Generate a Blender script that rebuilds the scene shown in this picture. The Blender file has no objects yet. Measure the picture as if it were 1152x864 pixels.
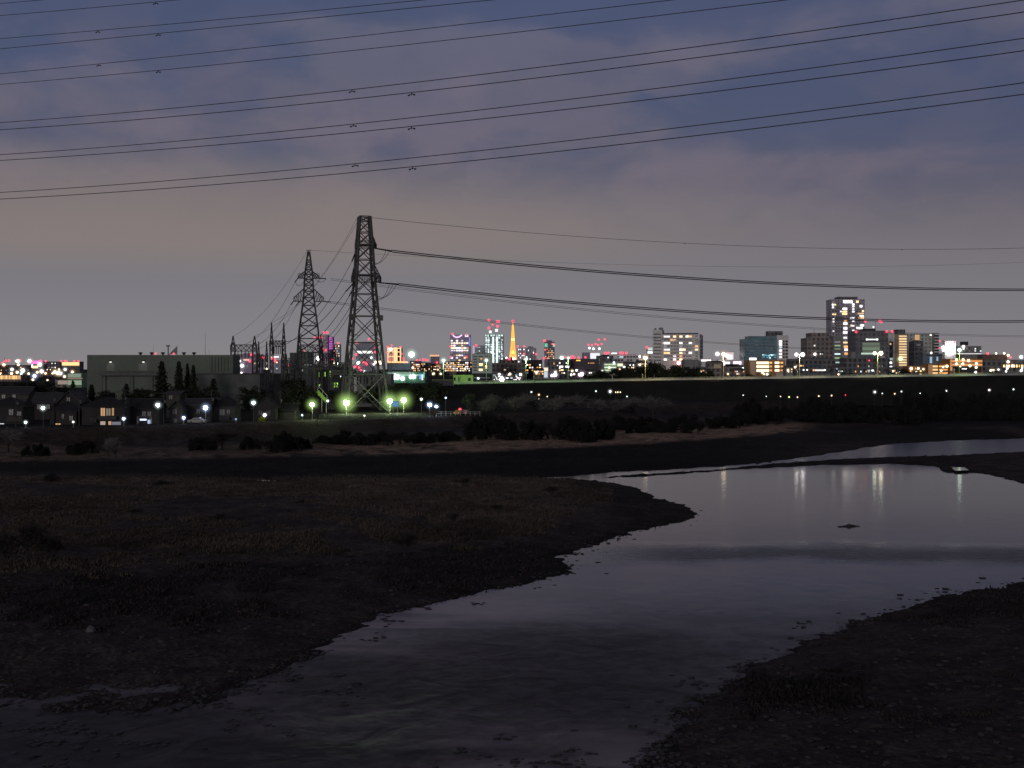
import bpy, math, random
import numpy as np
from mathutils import Vector, Matrix
random.seed(7); rng = np.random.default_rng(7)
F = 1536.0; HC = 18.0; CX = 576.0; HY = 415.0        # focal length and horizon of the photograph, camera height
scene = bpy.context.scene
col = scene.collection
def P(px, py, D): return Vector(((px-CX)/F*D, D, HC-(py-HY)/F*D))
def zat(py, D): return HC-(py-HY)/F*D
R = math.radians

# ------------------------------------------------------------------ camera, light, sky
cam = bpy.data.cameras.new('camera'); camo = bpy.data.objects.new('camera', cam); col.objects.link(camo)
camo.location = (0, 0, HC); camo.rotation_euler = (R(90), 0, 0)
cam.sensor_width = 36; cam.lens = 36*F/1152; cam.shift_y = -17/1152
cam.clip_start = 0.5; cam.clip_end = 60000
scene.camera = camo
scene.view_settings.view_transform = 'Standard'; scene.view_settings.look = 'None'
scene.view_settings.exposure = 0; scene.view_settings.gamma = 1
cy = scene.cycles
cy.max_bounces = 5; cy.diffuse_bounces = 2; cy.glossy_bounces = 3; cy.transparent_max_bounces = 24
cy.sample_clamp_indirect = 2.0; cy.sample_clamp_direct = 40.0; cy.use_light_tree = True; cy.caustics_reflective = False; cy.caustics_refractive = False
cy.use_denoising = True; cy.volume_max_steps = 64
SUN_EL, SUN_ROT = R(7), R(200)
sun = bpy.data.lights.new('facade_fill', 'SUN'); suno = bpy.data.objects.new('facade_fill', sun); col.objects.link(suno)  # added unseen fill, low behind the camera, to brighten the town facades
sun.energy = 0.50; sun.angle = R(12); sun.color = (1.0, .93, .9)
suno.location = (-40, -100, 80)
d = Vector((math.sin(R(-160))*math.cos(SUN_EL), math.cos(R(-160))*math.cos(SUN_EL), math.sin(SUN_EL)))
suno.rotation_euler = d.to_track_quat('Z', 'Y').to_euler()

class NT:
    def __init__(s, nt): s.t = nt; s.n = nt.nodes; s.l = nt.links
    def new(s, ty, **kw):
        n = s.n.new(ty)
        for k, v in kw.items():
            if k in n.inputs: s.put(n.inputs[k], v)
            else: setattr(n, k, v)
        return n
    def put(s, sock, v):
        if hasattr(v, 'is_output'): s.l.new(v, sock)
        else: sock.default_value = v
    def math(s, op, a, b=None, c=None, clamp=False):
        n = s.n.new('ShaderNodeMath'); n.operation = op; n.use_clamp = clamp
        for i, v in enumerate((a, b, c)):
            if v is not None: s.put(n.inputs[i], v)
        return n.outputs[0]
    def mix(s, f, a, b, blend='MIX'):
        n = s.n.new('ShaderNodeMix'); n.data_type = 'RGBA'; n.blend_type = blend
        s.put(n.inputs[0], f); s.put(n.inputs[6], a); s.put(n.inputs[7], b); return n.outputs[2]
    def ramp(s, f, pts):
        n = s.n.new('ShaderNodeValToRGB'); s.put(n.inputs[0], f); e = n.color_ramp.elements
        while len(e) < len(pts): e.new(0.5)
        for el, (p, c) in zip(e, pts):
            el.position = p; el.color = c if len(c) == 4 else (*c, 1)
        return n.outputs[0]
    def noise(s, vec, scale, detail=4, rough=.55, dist=0):
        n = s.new('ShaderNodeTexNoise', Scale=scale, Detail=detail, Roughness=rough, Distortion=dist)
        if vec is not None: s.put(n.inputs['Vector'], vec)
        return n.outputs['Fac']
    def smooth(s, v, a, b):
        n = s.n.new('ShaderNodeMapRange'); n.interpolation_type = 'SMOOTHSTEP'
        s.put(n.inputs[0], v); n.inputs[1].default_value = a; n.inputs[2].default_value = b; return n.outputs[0]

def srgb(r, g, b):
    f = lambda c: (c/255/12.92 if c <= 10 else ((c/255+.055)/1.055)**2.4)
    return (f(r), f(g), f(b), 1)

world = bpy.data.worlds.new('World'); scene.world = world; world.use_nodes = True
W = NT(world.node_tree); W.n.clear()
tc = W.new('ShaderNodeTexCoord').outputs['Generated']
sx = W.new('ShaderNodeSeparateXYZ', Vector=tc)
z = sx.outputs['Z']; yy = W.math('MAXIMUM', sx.outputs['Y'], .02)
az = W.math('ARCTAN2', sx.outputs['X'], sx.outputs['Y'])
base = W.ramp(W.math('MULTIPLY', W.math('MAXIMUM', z, 0), 2.0), [
    (0.0, srgb(132, 128, 131)), (.05, srgb(127, 125, 130)), (.13, srgb(119, 117, 123)), (.20, srgb(116, 111, 117)),
    (.27, srgb(105, 100, 112)), (.38, srgb(95, 94, 112)), (.52, srgb(90, 93, 114)), (1.0, srgb(70, 66, 72))])
blue = W.ramp(W.math('MULTIPLY', W.math('MAXIMUM', z, 0), 2.0), [
    (0.0, srgb(104, 102, 112)), (.2, srgb(88, 90, 106)), (.36, srgb(76, 84, 110)), (.55, srgb(70, 80, 109)), (1.0, srgb(58, 56, 64))])
# cloud coordinates: azimuth and elevation, flattened towards the horizon
cv = W.new('ShaderNodeCombineXYZ', X=W.math('MULTIPLY', az, 1.0), Y=W.math('MULTIPLY', z, 2.3), Z=0.37).outputs[0]
n1 = W.noise(cv, 8.0, 6, .55, .35)
n2 = W.noise(cv, 2.4, 3, .5)
n3 = W.noise(cv, 20.0, 4, .55, .3)
def blob(a0, e0, ra, re):
    u = W.math('DIVIDE', W.math('SUBTRACT', az, a0), ra); v = W.math('DIVIDE', W.math('SUBTRACT', z, e0), re)
    q = W.math('ADD', W.math('MULTIPLY', u, u), W.math('MULTIPLY', v, v))
    return W.math('SUBTRACT', 1.0, W.smooth(q, 0.0, 1.6))
cl = W.math('ADD', W.math('MULTIPLY', n1, 1.0), W.math('MULTIPLY', n2, .75))
cl = W.math('ADD', cl, W.math('MULTIPLY', n3, .50))
for a0, e0, ra, re, k in ((-.17, .215, .16, .055, .22), (.02, .21, .07, .03, .30), (.08, .19, .12, .05, .14), (-.27, .165, .18, .04, .12), (.25, .26, .14, .02, .12),
                          (-.30, .245, .2, .05, -.35), (.10, .255, .22, .03, -.34), (.20, .19, .13, .035, -.35), (.34, .185, .12, .05, -.2), (-.02, .272, .36, .026, -.30), (-.24, .19, .07, .014, -.12)):
    cl = W.math('ADD', cl, W.math('MULTIPLY', blob(a0, e0, ra, re), k))
cm = W.smooth(cl, .90, 1.32)
hi = W.smooth(z, .07, .17)
cm2 = W.math('ADD', W.math('MULTIPLY', cm, hi), W.math('SUBTRACT', 1.0, hi))
skyc = W.mix(cm2, blue, base)
# fine tone inside the clouds
skyc = W.mix(W.math('MULTIPLY', W.math('MULTIPLY', hi, W.smooth(n1, .40, .62)), .55), skyc, W.mix(1.0, skyc, (1.16, 1.10, 1.10, 1), 'MULTIPLY'))
pv = W.new('ShaderNodeCombineXYZ', X=az, Y=W.math('MULTIPLY', z, 1.7), Z=3.1).outputs[0]
p1 = W.noise(pv, 11.0, 6, .50, .15); p2 = W.noise(pv, 15.0, 6, .52, .1)
mid = W.math('MULTIPLY', W.smooth(z, .09, .14), W.math('SUBTRACT', 1.0, W.smooth(z, .20, .27)))
mid = W.math('MULTIPLY', mid, W.math('SUBTRACT', 1.0, W.math('MULTIPLY', W.smooth(az, .03, .25), .65)))
skyc = W.mix(W.math('MULTIPLY', W.math('MULTIPLY', W.smooth(p1, .50, .62), mid), .38), skyc, srgb(114, 106, 119))
skyc = W.mix(W.math('MULTIPLY', W.math('MULTIPLY', W.smooth(p2, .53, .64), mid), .36), skyc, srgb(82, 84, 108))
# city glow low on one side, darker the other way
wl = W.math('SUBTRACT', 1.0, W.smooth(az, -.42, .12))
band = blob(-.26, .095, .40, .055)
skyc = W.mix(W.math('MULTIPLY', W.math('MULTIPLY', band, W.smooth(z, .058, .094)), .62), skyc, srgb(135, 123, 117))
skyc = W.mix(W.smooth(az, -.05, .5), skyc, W.mix(1.0, skyc, (.93, .91, .92, 1), 'MULTIPLY'))
skyc = W.mix(W.math('SUBTRACT', 1.0, W.smooth(z, -.25, -.02)), skyc, (.01, .009, .009, 1))
nish = W.new('ShaderNodeTexSky'); nish.sky_type = 'NISHITA'; nish.sun_disc = False; nish.sun_elevation = SUN_EL; nish.sun_rotation = SUN_ROT
bg1 = W.new('ShaderNodeBackground', Color=skyc, Strength=1.06)
bg2 = W.new('ShaderNodeBackground', Color=nish.outputs[0], Strength=0.0006)
ad = W.new('ShaderNodeAddShader'); W.l.new(bg1.outputs[0], ad.inputs[0]); W.l.new(bg2.outputs[0], ad.inputs[1])
W.l.new(ad.outputs[0], W.new('ShaderNodeOutputWorld').inputs['Surface'])

# ------------------------------------------------------------------ materials
_mats = {}
def mat(name, c, rough=.8, var=.25, scale=.6, metal=0.0):
    if name in _mats: return _mats[name]
    m = bpy.data.materials.new(name); m.use_nodes = True; N = NT(m.node_tree)
    b = N.n['Principled BSDF']; tcn = N.new('ShaderNodeTexCoord')
    f = N.noise(tcn.outputs['Object'], scale, 5, .6)
    c2 = tuple(max(0, x*(1-var)) for x in c); c3 = tuple(min(1, x*(1+var)) for x in c)
    N.put(b.inputs['Base Color'], N.mix(N.smooth(f, .3, .7), (*c2, 1), (*c3, 1)))
    b.inputs['Roughness'].default_value = rough; b.inputs['Metallic'].default_value = metal
    _mats[name] = m; return m
def emit(name, c, s, sampled=False, var=0.0):
    if name in _mats: return _mats[name]
    m = bpy.data.materials.new(name); m.use_nodes = True; N = NT(m.node_tree); b = N.n['Principled BSDF']
    b.inputs['Base Color'].default_value = (.3, .3, .3, 1); b.inputs['Roughness'].default_value = .3
    N.put(b.inputs['Emission Color'], (*c, 1)); 
    if var:
        oi = N.new('ShaderNodeObjectInfo').outputs['Random']
        N.put(b.inputs['Emission Strength'], N.math('MULTIPLY', s, N.math('ADD', 1-var, N.math('MULTIPLY', oi, 2*var))))
    else: b.inputs['Emission Strength'].default_value = s
    m.cycles.emission_sampling = 'FRONT' if sampled else 'NONE'
    _mats[name] = m; return m
def glow(c, s):  # self-lit ball added round a bulb to imitate lens bloom
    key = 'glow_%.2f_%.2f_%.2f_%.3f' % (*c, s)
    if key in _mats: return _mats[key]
    m = bpy.data.materials.new('lamp_bloom'); m.use_nodes = True; N = NT(m.node_tree); N.n.clear()
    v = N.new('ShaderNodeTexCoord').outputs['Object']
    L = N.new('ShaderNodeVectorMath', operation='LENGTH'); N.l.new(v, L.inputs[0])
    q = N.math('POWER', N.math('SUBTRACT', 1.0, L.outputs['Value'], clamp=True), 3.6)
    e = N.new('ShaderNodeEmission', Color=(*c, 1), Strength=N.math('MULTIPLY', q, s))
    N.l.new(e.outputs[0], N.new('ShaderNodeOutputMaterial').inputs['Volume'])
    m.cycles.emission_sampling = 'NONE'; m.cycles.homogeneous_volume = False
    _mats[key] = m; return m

M_steel = mat('galvanised_steel', (.080, .078, .078), .7, .3, .5)
M_dark = mat('dark_paint', (.03, .03, .032), .7, .3)
M_post = mat('dark_post_paint', (.10, .10, .095), .7, .2)
M_pole = mat('lamp_pole_paint', (.40, .41, .37), .6, .15)
M_glass = mat('dark_glass', (.018, .02, .024), .25, .3)
M_white = mat('white_panel', (.86, .84, .82), .7, .12, .3)
M_cdark = mat('town_concrete', (.18, .18, .185), .85, .25, .3)
M_pale = mat('pale_render', (.78, .75, .72), .8, .15, .3)
M_grey = mat('grey_concrete', (.27, .265, .26), .85, .2, .3)
M_dgrey = mat('dark_concrete', (.11, .11, .115), .85, .25, .3)
M_brown = mat('brown_tile', (.30, .26, .245), .8, .2, .3)
M_green = mat('green_sheet_metal', (.130, .152, .126), .7, .12, .15)
M_gwall = mat('pale_green_render', (.55, .66, .58), .8, .12, .3)
M_teal = mat('teal_curtain_glass', (.17, .28, .33), .35, .25, .2)
M_haze = mat('far_facade', (.60, .56, .64), .8, .1, .05)  # paler grey-blue: distance haze put into the wall colour
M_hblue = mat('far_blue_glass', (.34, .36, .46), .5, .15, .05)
M_roof = mat('roof_tile', (.014, .014, .015), .7, .3, 1.2)
M_roof2 = mat('pale_roof_tile', (.04, .04, .044), .7, .25, 1.2)
M_wall1 = mat('house_render', (.035, .032, .030), .9, .2, .5)
M_wall2 = mat('house_siding', (.06, .055, .05), .9, .2, .5)
M_wire = mat('conductor', (.055, .055, .065), .8, .1)
M_wire2 = mat('hazed_conductor', (.17, .17, .18), .8, .1)  # paler wire copy, distance haze painted into the colour
M_insul = mat('insulator_porcelain', (.035, .033, .033), .5, .1)
M_red = mat('red_paint', (.5, .03, .03), .6, .1)
E_win_w = emit('lit_window_white', (1, .95, .95), 1.7, var=.6)
E_win_y = emit('lit_window_warm', (1, .66, .30), 1.5, var=.6)
E_win_o = emit('lit_window_amber', (1, .42, .10), 1.15, var=.5)
E_win_c = emit('lit_window_cool', (.70, .95, 1), .9, var=.6)
E_win_g = emit('lit_window_green', (.55, .9, .45), .45, var=.5)
E_win_d = emit('dim_window', (.8, .8, .85), .12, var=.6)
E_red = emit('warning_lamp_red', (1, .02, .05), 3.2)
WINM = dict(w=E_win_w, y=E_win_y, o=E_win_o, c=E_win_c, g=E_win_g, d=E_win_d, x=M_glass)

def window_rows(m, w=3.2, h=3.3, gap=1.3, dark=.42):          # rows of unlit panes in a facade, in metres on the wall
    N = NT(m.node_tree); b = N.n['Principled BSDF']; src = b.inputs['Base Color'].links[0].from_socket
    s_ = N.new('ShaderNodeSeparateXYZ'); N.l.new(N.new('ShaderNodeTexCoord').outputs['Object'], s_.inputs[0])
    v = N.new('ShaderNodeCombineXYZ', X=N.math('ADD', s_.outputs['X'], s_.outputs['Y']), Y=s_.outputs['Z']).outputs[0]
    br = N.n.new('ShaderNodeTexBrick'); N.l.new(v, br.inputs['Vector']); br.offset = 0.0; br.inputs['Scale'].default_value = 1.0
    br.inputs['Color1'].default_value = (dark*.6,)*3+(1,); br.inputs['Color2'].default_value = (dark*1.5,)*3+(1,); br.inputs['Mortar'].default_value = (1, 1, 1, 1)
    br.inputs['Mortar Size'].default_value = gap/2; br.inputs['Mortar Smooth'].default_value = .05; br.inputs['Brick Width'].default_value = w; br.inputs['Row Height'].default_value = h
    N.put(b.inputs['Base Color'], N.mix(1.0, src, br.outputs['Color'], 'MULTIPLY'))
for _m in (M_brown, M_cdark): window_rows(_m)
# ------------------------------------------------------------------ mesh helpers
class MB:
    def __init__(s): s.v = []; s.f = []
    def box(s, x0, x1, y0, y1, z0, z1):
        b = len(s.v)
        s.v += [(x0, y0, z0), (x1, y0, z0), (x1, y1, z0), (x0, y1, z0), (x0, y0, z1), (x1, y0, z1), (x1, y1, z1), (x0, y1, z1)]
        s.f += [tuple(b+i for i in q) for q in ((0, 3, 2, 1), (4, 5, 6, 7), (0, 1, 5, 4), (1, 2, 6, 5), (2, 3, 7, 6), (3, 0, 4, 7))]; return s
    def bar(s, p, q, w, n=4, w2=None):
        p = Vector(p); q = Vector(q); dv = q-p
        if dv.length < 1e-6: return s
        dv.normalize(); a = dv.cross(Vector((0, 0, 1)))
        if a.length < 1e-3: a = dv.cross(Vector((0, 1, 0)))
        a.normalize(); c = dv.cross(a); b = len(s.v); w2 = w if w2 is None else w2
        for o, ww in ((p, w), (q, w2)):
            for i in range(n):
                t = 2*math.pi*(i+.5)/n; s.v.append(tuple(o+(a*math.cos(t)+c*math.sin(t))*ww*.5*(1.414 if n == 4 else 1)))
        for i in range(n): j = (i+1) % n; s.f.append((b+i, b+j, b+n+j, b+n+i))
        s.f.append(tuple(b+i for i in reversed(range(n)))); s.f.append(tuple(b+n+i for i in range(n))); return s
    def tube(s, pts, r, n=6):
        b = len(s.v); m = len(pts); pts = [Vector(p) for p in pts]
        for k, p in enumerate(pts):
            dv = (pts[min(k+1, m-1)]-pts[max(k-1, 0)]).normalized(); a = dv.cross(Vector((0, 0, 1)))
            if a.length < 1e-3: a = dv.cross(Vector((0, 1, 0)))
            a.normalize(); c = dv.cross(a); rr = r[k] if isinstance(r, (list, tuple)) else r
            for i in range(n): t = 2*math.pi*i/n; s.v.append(tuple(p+(a*math.cos(t)+c*math.sin(t))*rr))
        for k in range(m-1):
            for i in range(n): j = (i+1) % n; s.f.append((b+k*n+i, b+k*n+j, b+(k+1)*n+j, b+(k+1)*n+i))
        s.f.append(tuple(b+i for i in reversed(range(n)))); s.f.append(tuple(b+(m-1)*n+i for i in range(n))); return s
    def lathe(s, prof, n=10, cx=0, cyy=0):
        b = len(s.v)
        for r, zz in prof:
            for i in range(n): t = 2*math.pi*i/n; s.v.append((cx+r*math.cos(t), cyy+r*math.sin(t), zz))
        for k in range(len(prof)-1):
            for i in range(n): j = (i+1) % n; s.f.append((b+k*n+i, b+k*n+j, b+(k+1)*n+j, b+(k+1)*n+i))
        s.f.append(tuple(b+i for i in reversed(range(n)))); s.f.append(tuple(b+(len(prof)-1)*n+i for i in range(n))); return s
    def poly(s, pts): b = len(s.v); s.v += [tuple(p) for p in pts]; s.f.append(tuple(range(b, b+len(pts)))); return s
    def mesh(s, name, m=None):
        me = bpy.data.meshes.new(name); me.from_pydata(s.v, [], s.f); me.update()
        if m: me.materials.append(m)
        return me
    def build(s, name, m, parent=None, smooth=False):
        o = bpy.data.objects.new(name, s.mesh(name, m)); col.objects.link(o)
        if parent: o.parent = parent
        if smooth:
            for p in o.data.polygons: p.use_smooth = True
        return o
def tag(o, label=None, cat=None, group=None, kind=None):
    if label: o['label'] = label
    if cat: o['category'] = cat
    if group: o['group'] = group
    if kind: o['kind'] = kind
    return o
def thing(name, label, cat, loc=(0, 0, 0), rz=0, group=None):
    o = bpy.data.objects.new(name, None); col.objects.link(o); o.empty_display_size = .2
    o.location = loc; o.rotation_euler = (0, 0, rz); return tag(o, label, cat, group)
def inst(name, me, parent=None, loc=(0, 0, 0), sc=(1, 1, 1), rot=(0, 0, 0)):
    o = bpy.data.objects.new(name, me); col.objects.link(o); o.location = loc; o.scale = sc; o.rotation_euler = rot
    if parent: o.parent = parent
    return o
def mesh_np(name, V, Fq, m=None, smooth=False):
    me = bpy.data.meshes.new(name); V = np.asarray(V, np.float32); Fq = np.asarray(Fq, np.int32); k = Fq.shape[1]
    me.vertices.add(len(V)); me.vertices.foreach_set('co', V.ravel())
    me.loops.add(Fq.size); me.loops.foreach_set('vertex_index', Fq.ravel())
    me.polygons.add(len(Fq)); me.polygons.foreach_set('loop_start', np.arange(0, Fq.size, k, dtype=np.int32))
    me.update(calc_edges=True); me.validate()
    if smooth: me.polygons.foreach_set('use_smooth', np.ones(len(Fq), bool))
    if m: me.materials.append(m)
    return me
def sphere_prof(n=6): return [(max(.02, math.sin(math.pi*i/n)), -math.cos(math.pi*i/n)) for i in range(n+1)]
_um = {}
def unit(kind, m):
    k = (kind, m.name)
    if k not in _um:
        b = MB()
        if kind == 'pane': b.box(-.5, .5, -.5, .5, -.5, .5)
        elif kind == 'ball': b.lathe(sphere_prof(8), 12)
        elif kind == 'halo': b.lathe([(max(.02, math.sin(math.pi*i/8))*1.0, -math.cos(math.pi*i/8)) for i in range(9)], 14)
        me = b.mesh(kind, m)
        if kind != 'pane':
            for p in me.polygons: p.use_smooth = True
        _um[k] = me
    return _um[k]
# ------------------------------------------------------------------ terrain and water
def vnoise(x, y, seed):
    r = np.random.default_rng(seed); T = r.random((256, 256))
    xi = np.floor(x).astype(int); yi = np.floor(y).astype(int); fx = x-xi; fy = y-yi
    fx = fx*fx*(3-2*fx); fy = fy*fy*(3-2*fy); g = lambda a, b: T[a & 255, b & 255]
    return (g(xi, yi)*(1-fx)+g(xi+1, yi)*fx)*(1-fy)+(g(xi, yi+1)*(1-fx)+g(xi+1, yi+1)*fx)*fy
def fbm(x, y, sc, seed, oct=4):
    s = 0; a = .5; t = 0
    for i in range(oct): s = s+a*vnoise(x*sc+17.3*i, y*sc+5.1*i, seed+i); t += a; a *= .55; sc *= 2.1
    return s/t-.5
def sst(a, b, v): t = np.clip((v-a)/(b-a), 0, 1); return t*t*(3-2*t)
def g0(pts): return np.array([[(px-CX)/F*(HC*F/(py-HY)), HC*F/(py-HY)] for px, py in pts])
POOL = g0([(-700, 1120), (-700, 806), (-300, 801), (-60, 793), (40, 789), (95, 797), (150, 800), (200, 797), (236, 785), (262, 770), (300, 756), (322, 746), (350, 736), (385, 715), (402, 703),
           (440, 690), (500, 676), (545, 666), (600, 655), (632, 645), (641, 637), (634, 628), (652, 618), (680, 608), (712, 598), (745, 590), (772, 587), (784, 577), (768, 567), (738, 560), (717, 550), (702, 545), (668, 541), (640, 538),
           (700, 537), (760, 533.5), (850, 527), (930, 523), (1000, 522), (1050, 524), (1066, 528), (1100, 532), (1152, 543), (1260, 562), (1420, 590), (1700, 610), (1700, 640), (1420, 632), (1290, 642), (1152, 656),
           (1060, 673), (1010, 686), (960, 700), (900, 723), (850, 746), (803, 778), (772, 802), (748, 832), (738, 864), (732, 940), (700, 1120)])
CHAN = g0([(590, 539), (640, 535.5), (700, 530.5), (780, 527), (850, 521.5), (880, 517.5), (930, 511), (965, 505), (1000, 500), (1060, 496), (1152, 493.3), (1400, 491), (1700, 490), (1700, 503), (1400, 505), (1152, 508.5),
           (1060, 513), (960, 516), (870, 521.8), (800, 528.5), (720, 534), (650, 538)])
PUD1 = g0([(1072, 525.6), (1085, 525.5), (1087, 528.2), (1073, 528.6)])
PUD2 = g0([(270, 541.2), (290, 540.2), (309, 540.4), (309, 541.6), (285, 541.9)])
def lift(P_, h_): return P_*(HC-h_)/HC                            # the same outline seen on ground h_ higher
PUD1 = lift(PUD1, .35); PUD2 = lift(PUD2, 1.1)
def sdf(poly, x, y):
    d2 = np.full(x.shape, 1e12); ins = np.zeros(x.shape, bool); n = len(poly)
    for i in range(n):
        a = poly[i]; b = poly[(i+1) % n]; e = b-a; L = e@e
        t = np.clip(((x-a[0])*e[0]+(y-a[1])*e[1])/max(L, 1e-9), 0, 1)
        d2 = np.minimum(d2, (x-a[0]-t*e[0])**2+(y-a[1]-t*e[1])**2)
        c = (a[1] > y) != (b[1] > y)
        xs = a[0]+(y-a[1])/(b[1]-a[1]+1e-12)*e[0]
        ins ^= c & (x < xs)
    d = np.sqrt(d2); return np.where(ins, -d, d)
def crest(pts, zz): return np.array([[(px-CX)/F*((HC-zz)*F/(py-HY)), (HC-zz)*F/(py-HY)] for px, py in pts])
LEV = np.vstack([crest([(-900, 505), (-300, 492.5), (0, 485), (140, 480.5), (250, 476.8), (340, 474), (450, 470.3), (530, 467.8), (560, 466.8)], 5.0), [[30, 440], [60, 500], [110, 560], [400, 600], [3000, 900]]])
LEVPOLY = np.vstack([LEV, [[3000, 40000], [-9000, 40000], [-9000, 300]]])
def terrain(x, y):
    s = np.minimum(sdf(POOL, x, y), sdf(CHAN, x, y))
    wob = fbm(x, y, .28, 3, 5)*4.8*np.clip(y/110, .45, 1.4)+fbm(x, y, .9, 7, 4)*2.3
    murk = sst(16, -12, x+ (y-70)*.6+2)*sst(92, 74, y)          # the shallow stony corner
    s = s+wob*(.45+1.2*murk)
    zl = 1.25*(1-np.exp(-np.maximum(s, 0)/11.0))+.035*np.minimum(np.maximum(s, 0), 1)
    zw = -.9*(1-np.exp(np.minimum(s, 0)/7.0))
    zz = np.where(s > 0, zl, zw)
    zz = zz+fbm(x, y, .9, 11, 4)*.17*np.clip(y/60, .8, 2)+fbm(x, y, .12, 21, 4)*.8*sst(1, 14, s)
    zz = np.where(s < -3, np.minimum(zz, -.06), zz)
    zz = zz*(1-.75*murk*sst(26, 4, s))+murk*(fbm(x, y, .30, 31, 5)*.95-.06)*sst(-20, 0, s)*sst(34, 10, s)
    plain = sst(8, 60, s)*.7; zz = zz+plain
    for P_, h_ in ((PUD1, .35), (PUD2, 1.1)):
        q = sdf(P_, x, y); r_ = 9 if h_ > 1 else 3.5; e_ = sst(r_, r_/6, q); zz = np.where(q < r_, zz*(1-e_)+h_*e_-.08*sst(.6, -.2, q)+fbm(x, y, .9, 91, 3)*.07*sst(2, 0, q), zz)
    lv = sdf(LEVPOLY, x, y)
    up = sst(15, 1, lv)
    zz = zz*(1-up)+5.0*up+np.where(up > .97, 0, fbm(x, y, .2, 41, 3)*.25*up)
    return zz, s, lv
pyr = np.linspace(1250, 455, 560)
rows = np.concatenate([HC*F/(pyr-HY), [760, 860, 1000, 1300, 1800, 2600, 4000, 7000, 12000, 22000, 45000]])
cols_ = np.linspace(-.64, .64, 560)
Dg, Tg = np.meshgrid(rows, cols_, indexing='ij'); Xg = Dg*Tg; Yg = Dg
Zg, Sg, Lg = terrain(Xg, Yg)
nr, nc = Xg.shape
idx = np.arange(nr*nc).reshape(nr, nc)
quads = np.stack([idx[:-1, :-1], idx[:-1, 1:], idx[1:, 1:], idx[1:, :-1]], -1).reshape(-1, 4)
# ground cover: gravel, dry meadow, dark scrub, bare track, levee turf
PXg = CX+Xg/Yg*F; PYg = HY+(HC-Zg)/Yg*F
ip = lambda v, pts: np.interp(v, [p[0] for p in pts], [p[1] for p in pts])
nz = fbm(Xg, Yg, .05, 51, 5); nz2 = fbm(Xg, Yg, .3, 61, 4)
tan_lo = ip(PXg, [(-300, 522), (0, 519), (180, 516), (340, 513), (500, 509), (640, 503), (760, 496), (860, 489), (915, 483)])
tan_hi = ip(PXg, [(-300, 506), (0, 503), (200, 505), (340, 500), (500, 496), (640, 489), (760, 483), (860, 478), (915, 477)])
mead_hi = ip(PXg, [(-300, 535), (0, 532), (340, 536), (560, 534), (650, 538)])
mead_lo = ip(PXg, [(-300, 640), (0, 640), (150, 635), (300, 625), (450, 612), (600, 600), (690, 560)])
tanm = sst(-4, 1, PYg-tan_hi)*sst(2.0, -1.5, PYg-tan_lo)*sst(930, 880, PXg)
left_t = sst(330, 420, PXg)*.6+.4
mead = sst(-6, 8, PYg-mead_hi+nz*14)*sst(24, -26, PYg-mead_lo+nz*60)*sst(720, 600, PXg+nz2*60)*sst(2, 10, Sg)
dark = sst(-1.5, 2.5, PYg-tan_lo)*sst(6, -4, PYg-mead_hi)*sst(960, 800, PXg)
lvm = sst(16, 6, Lg)*sst(-3, 0, Lg)
A = np.zeros((nr, nc, 3)); 
def lay(c, m): 
    global A
    A = A*(1-m[..., None])+np.array(c)*m[..., None]
one = np.ones_like(nz)
lay((.115, .098, .092), one)                                  # gravel
lay((.048, .042, .039), sst(-.02, .16, nz+nz2*.5)*one)          # scrubby dark patches
lay((.045, .038, .034), sst(470, 440, PYg)*one)
farbank = sst(860, 960, PXg)*sst(503, 493, PYg)
lay((.030, .027, .026), farbank); lay((.15, .11, .085), farbank*sst(0, .2, nz)*sst(460, 470, PYg))
lay((.36, .275, .215), mead*sst(-.24, .16, nz+nz2*.45))
lay((.016, .0145, .0145), dark)
lay((.74, .53, .38), tanm*left_t*sst(-.34, -.05, nz2+nz*.5))
lay((.12, .09, .068), lvm*sst(-.3, .1, nz))
lay((.020, .019, .020), sst(1.2, .1, Sg)*sst(-2, -.2, Sg)*.6)   # wet margin
lay((.05, .045, .04), sst(0, -6, Lg))
A = A*(1+nz2[..., None]*.75)*.50
gm = mesh_np('ground', np.stack([Xg, Yg, Zg], -1).reshape(-1, 3), quads, None, True)
ca = gm.color_attributes.new('cover', 'FLOAT_COLOR', 'POINT')
ca.data.foreach_set('color', np.concatenate([np.clip(A, .006, 1), np.ones((nr, nc, 1))], -1).astype(np.float32).ravel())
m = bpy.data.materials.new('river_ground'); m.use_nodes = True; N = NT(m.node_tree); b = N.n['Principled BSDF']
at = N.new('ShaderNodeAttribute', attribute_name='cover').outputs['Color']
ob = N.new('ShaderNodeTexCoord').outputs['Object']
f1 = N.noise(ob, 1.7, 6, .68); f2 = N.noise(ob, .35, 5, .6)
vo = N.new('ShaderNodeTexVoronoi', Scale=2.6); N.l.new(ob, vo.inputs['Vector'])
k = N.math('MULTIPLY', N.math('ADD', .45, N.math('MULTIPLY', N.smooth(f1, .3, .72), 1.0)), N.math('ADD', .6, N.math('MULTIPLY', N.smooth(f2, .3, .7), .75)))
kc = N.new('ShaderNodeCombineXYZ', X=k, Y=k, Z=k).outputs[0]
N.put(b.inputs['Base Color'], N.mix(1.0, at, kc, 'MULTIPLY')); b.inputs['Roughness'].default_value = .95; b.inputs['Specular IOR Level'].default_value = .15
bp = N.new('ShaderNodeBump', Strength=.7, Distance=.22, Height=N.math('ADD', f1, N.math('MULTIPLY', vo.outputs['Distance'], .8)))
N.l.new(bp.outputs[0], b.inputs['Normal']); gm.materials.append(m)
ground = bpy.data.objects.new('ground', gm); col.objects.link(ground); tag(ground, kind='structure')
def gz(x, y): return float(terrain(np.array([x]), np.array([y]))[0][0])

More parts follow.
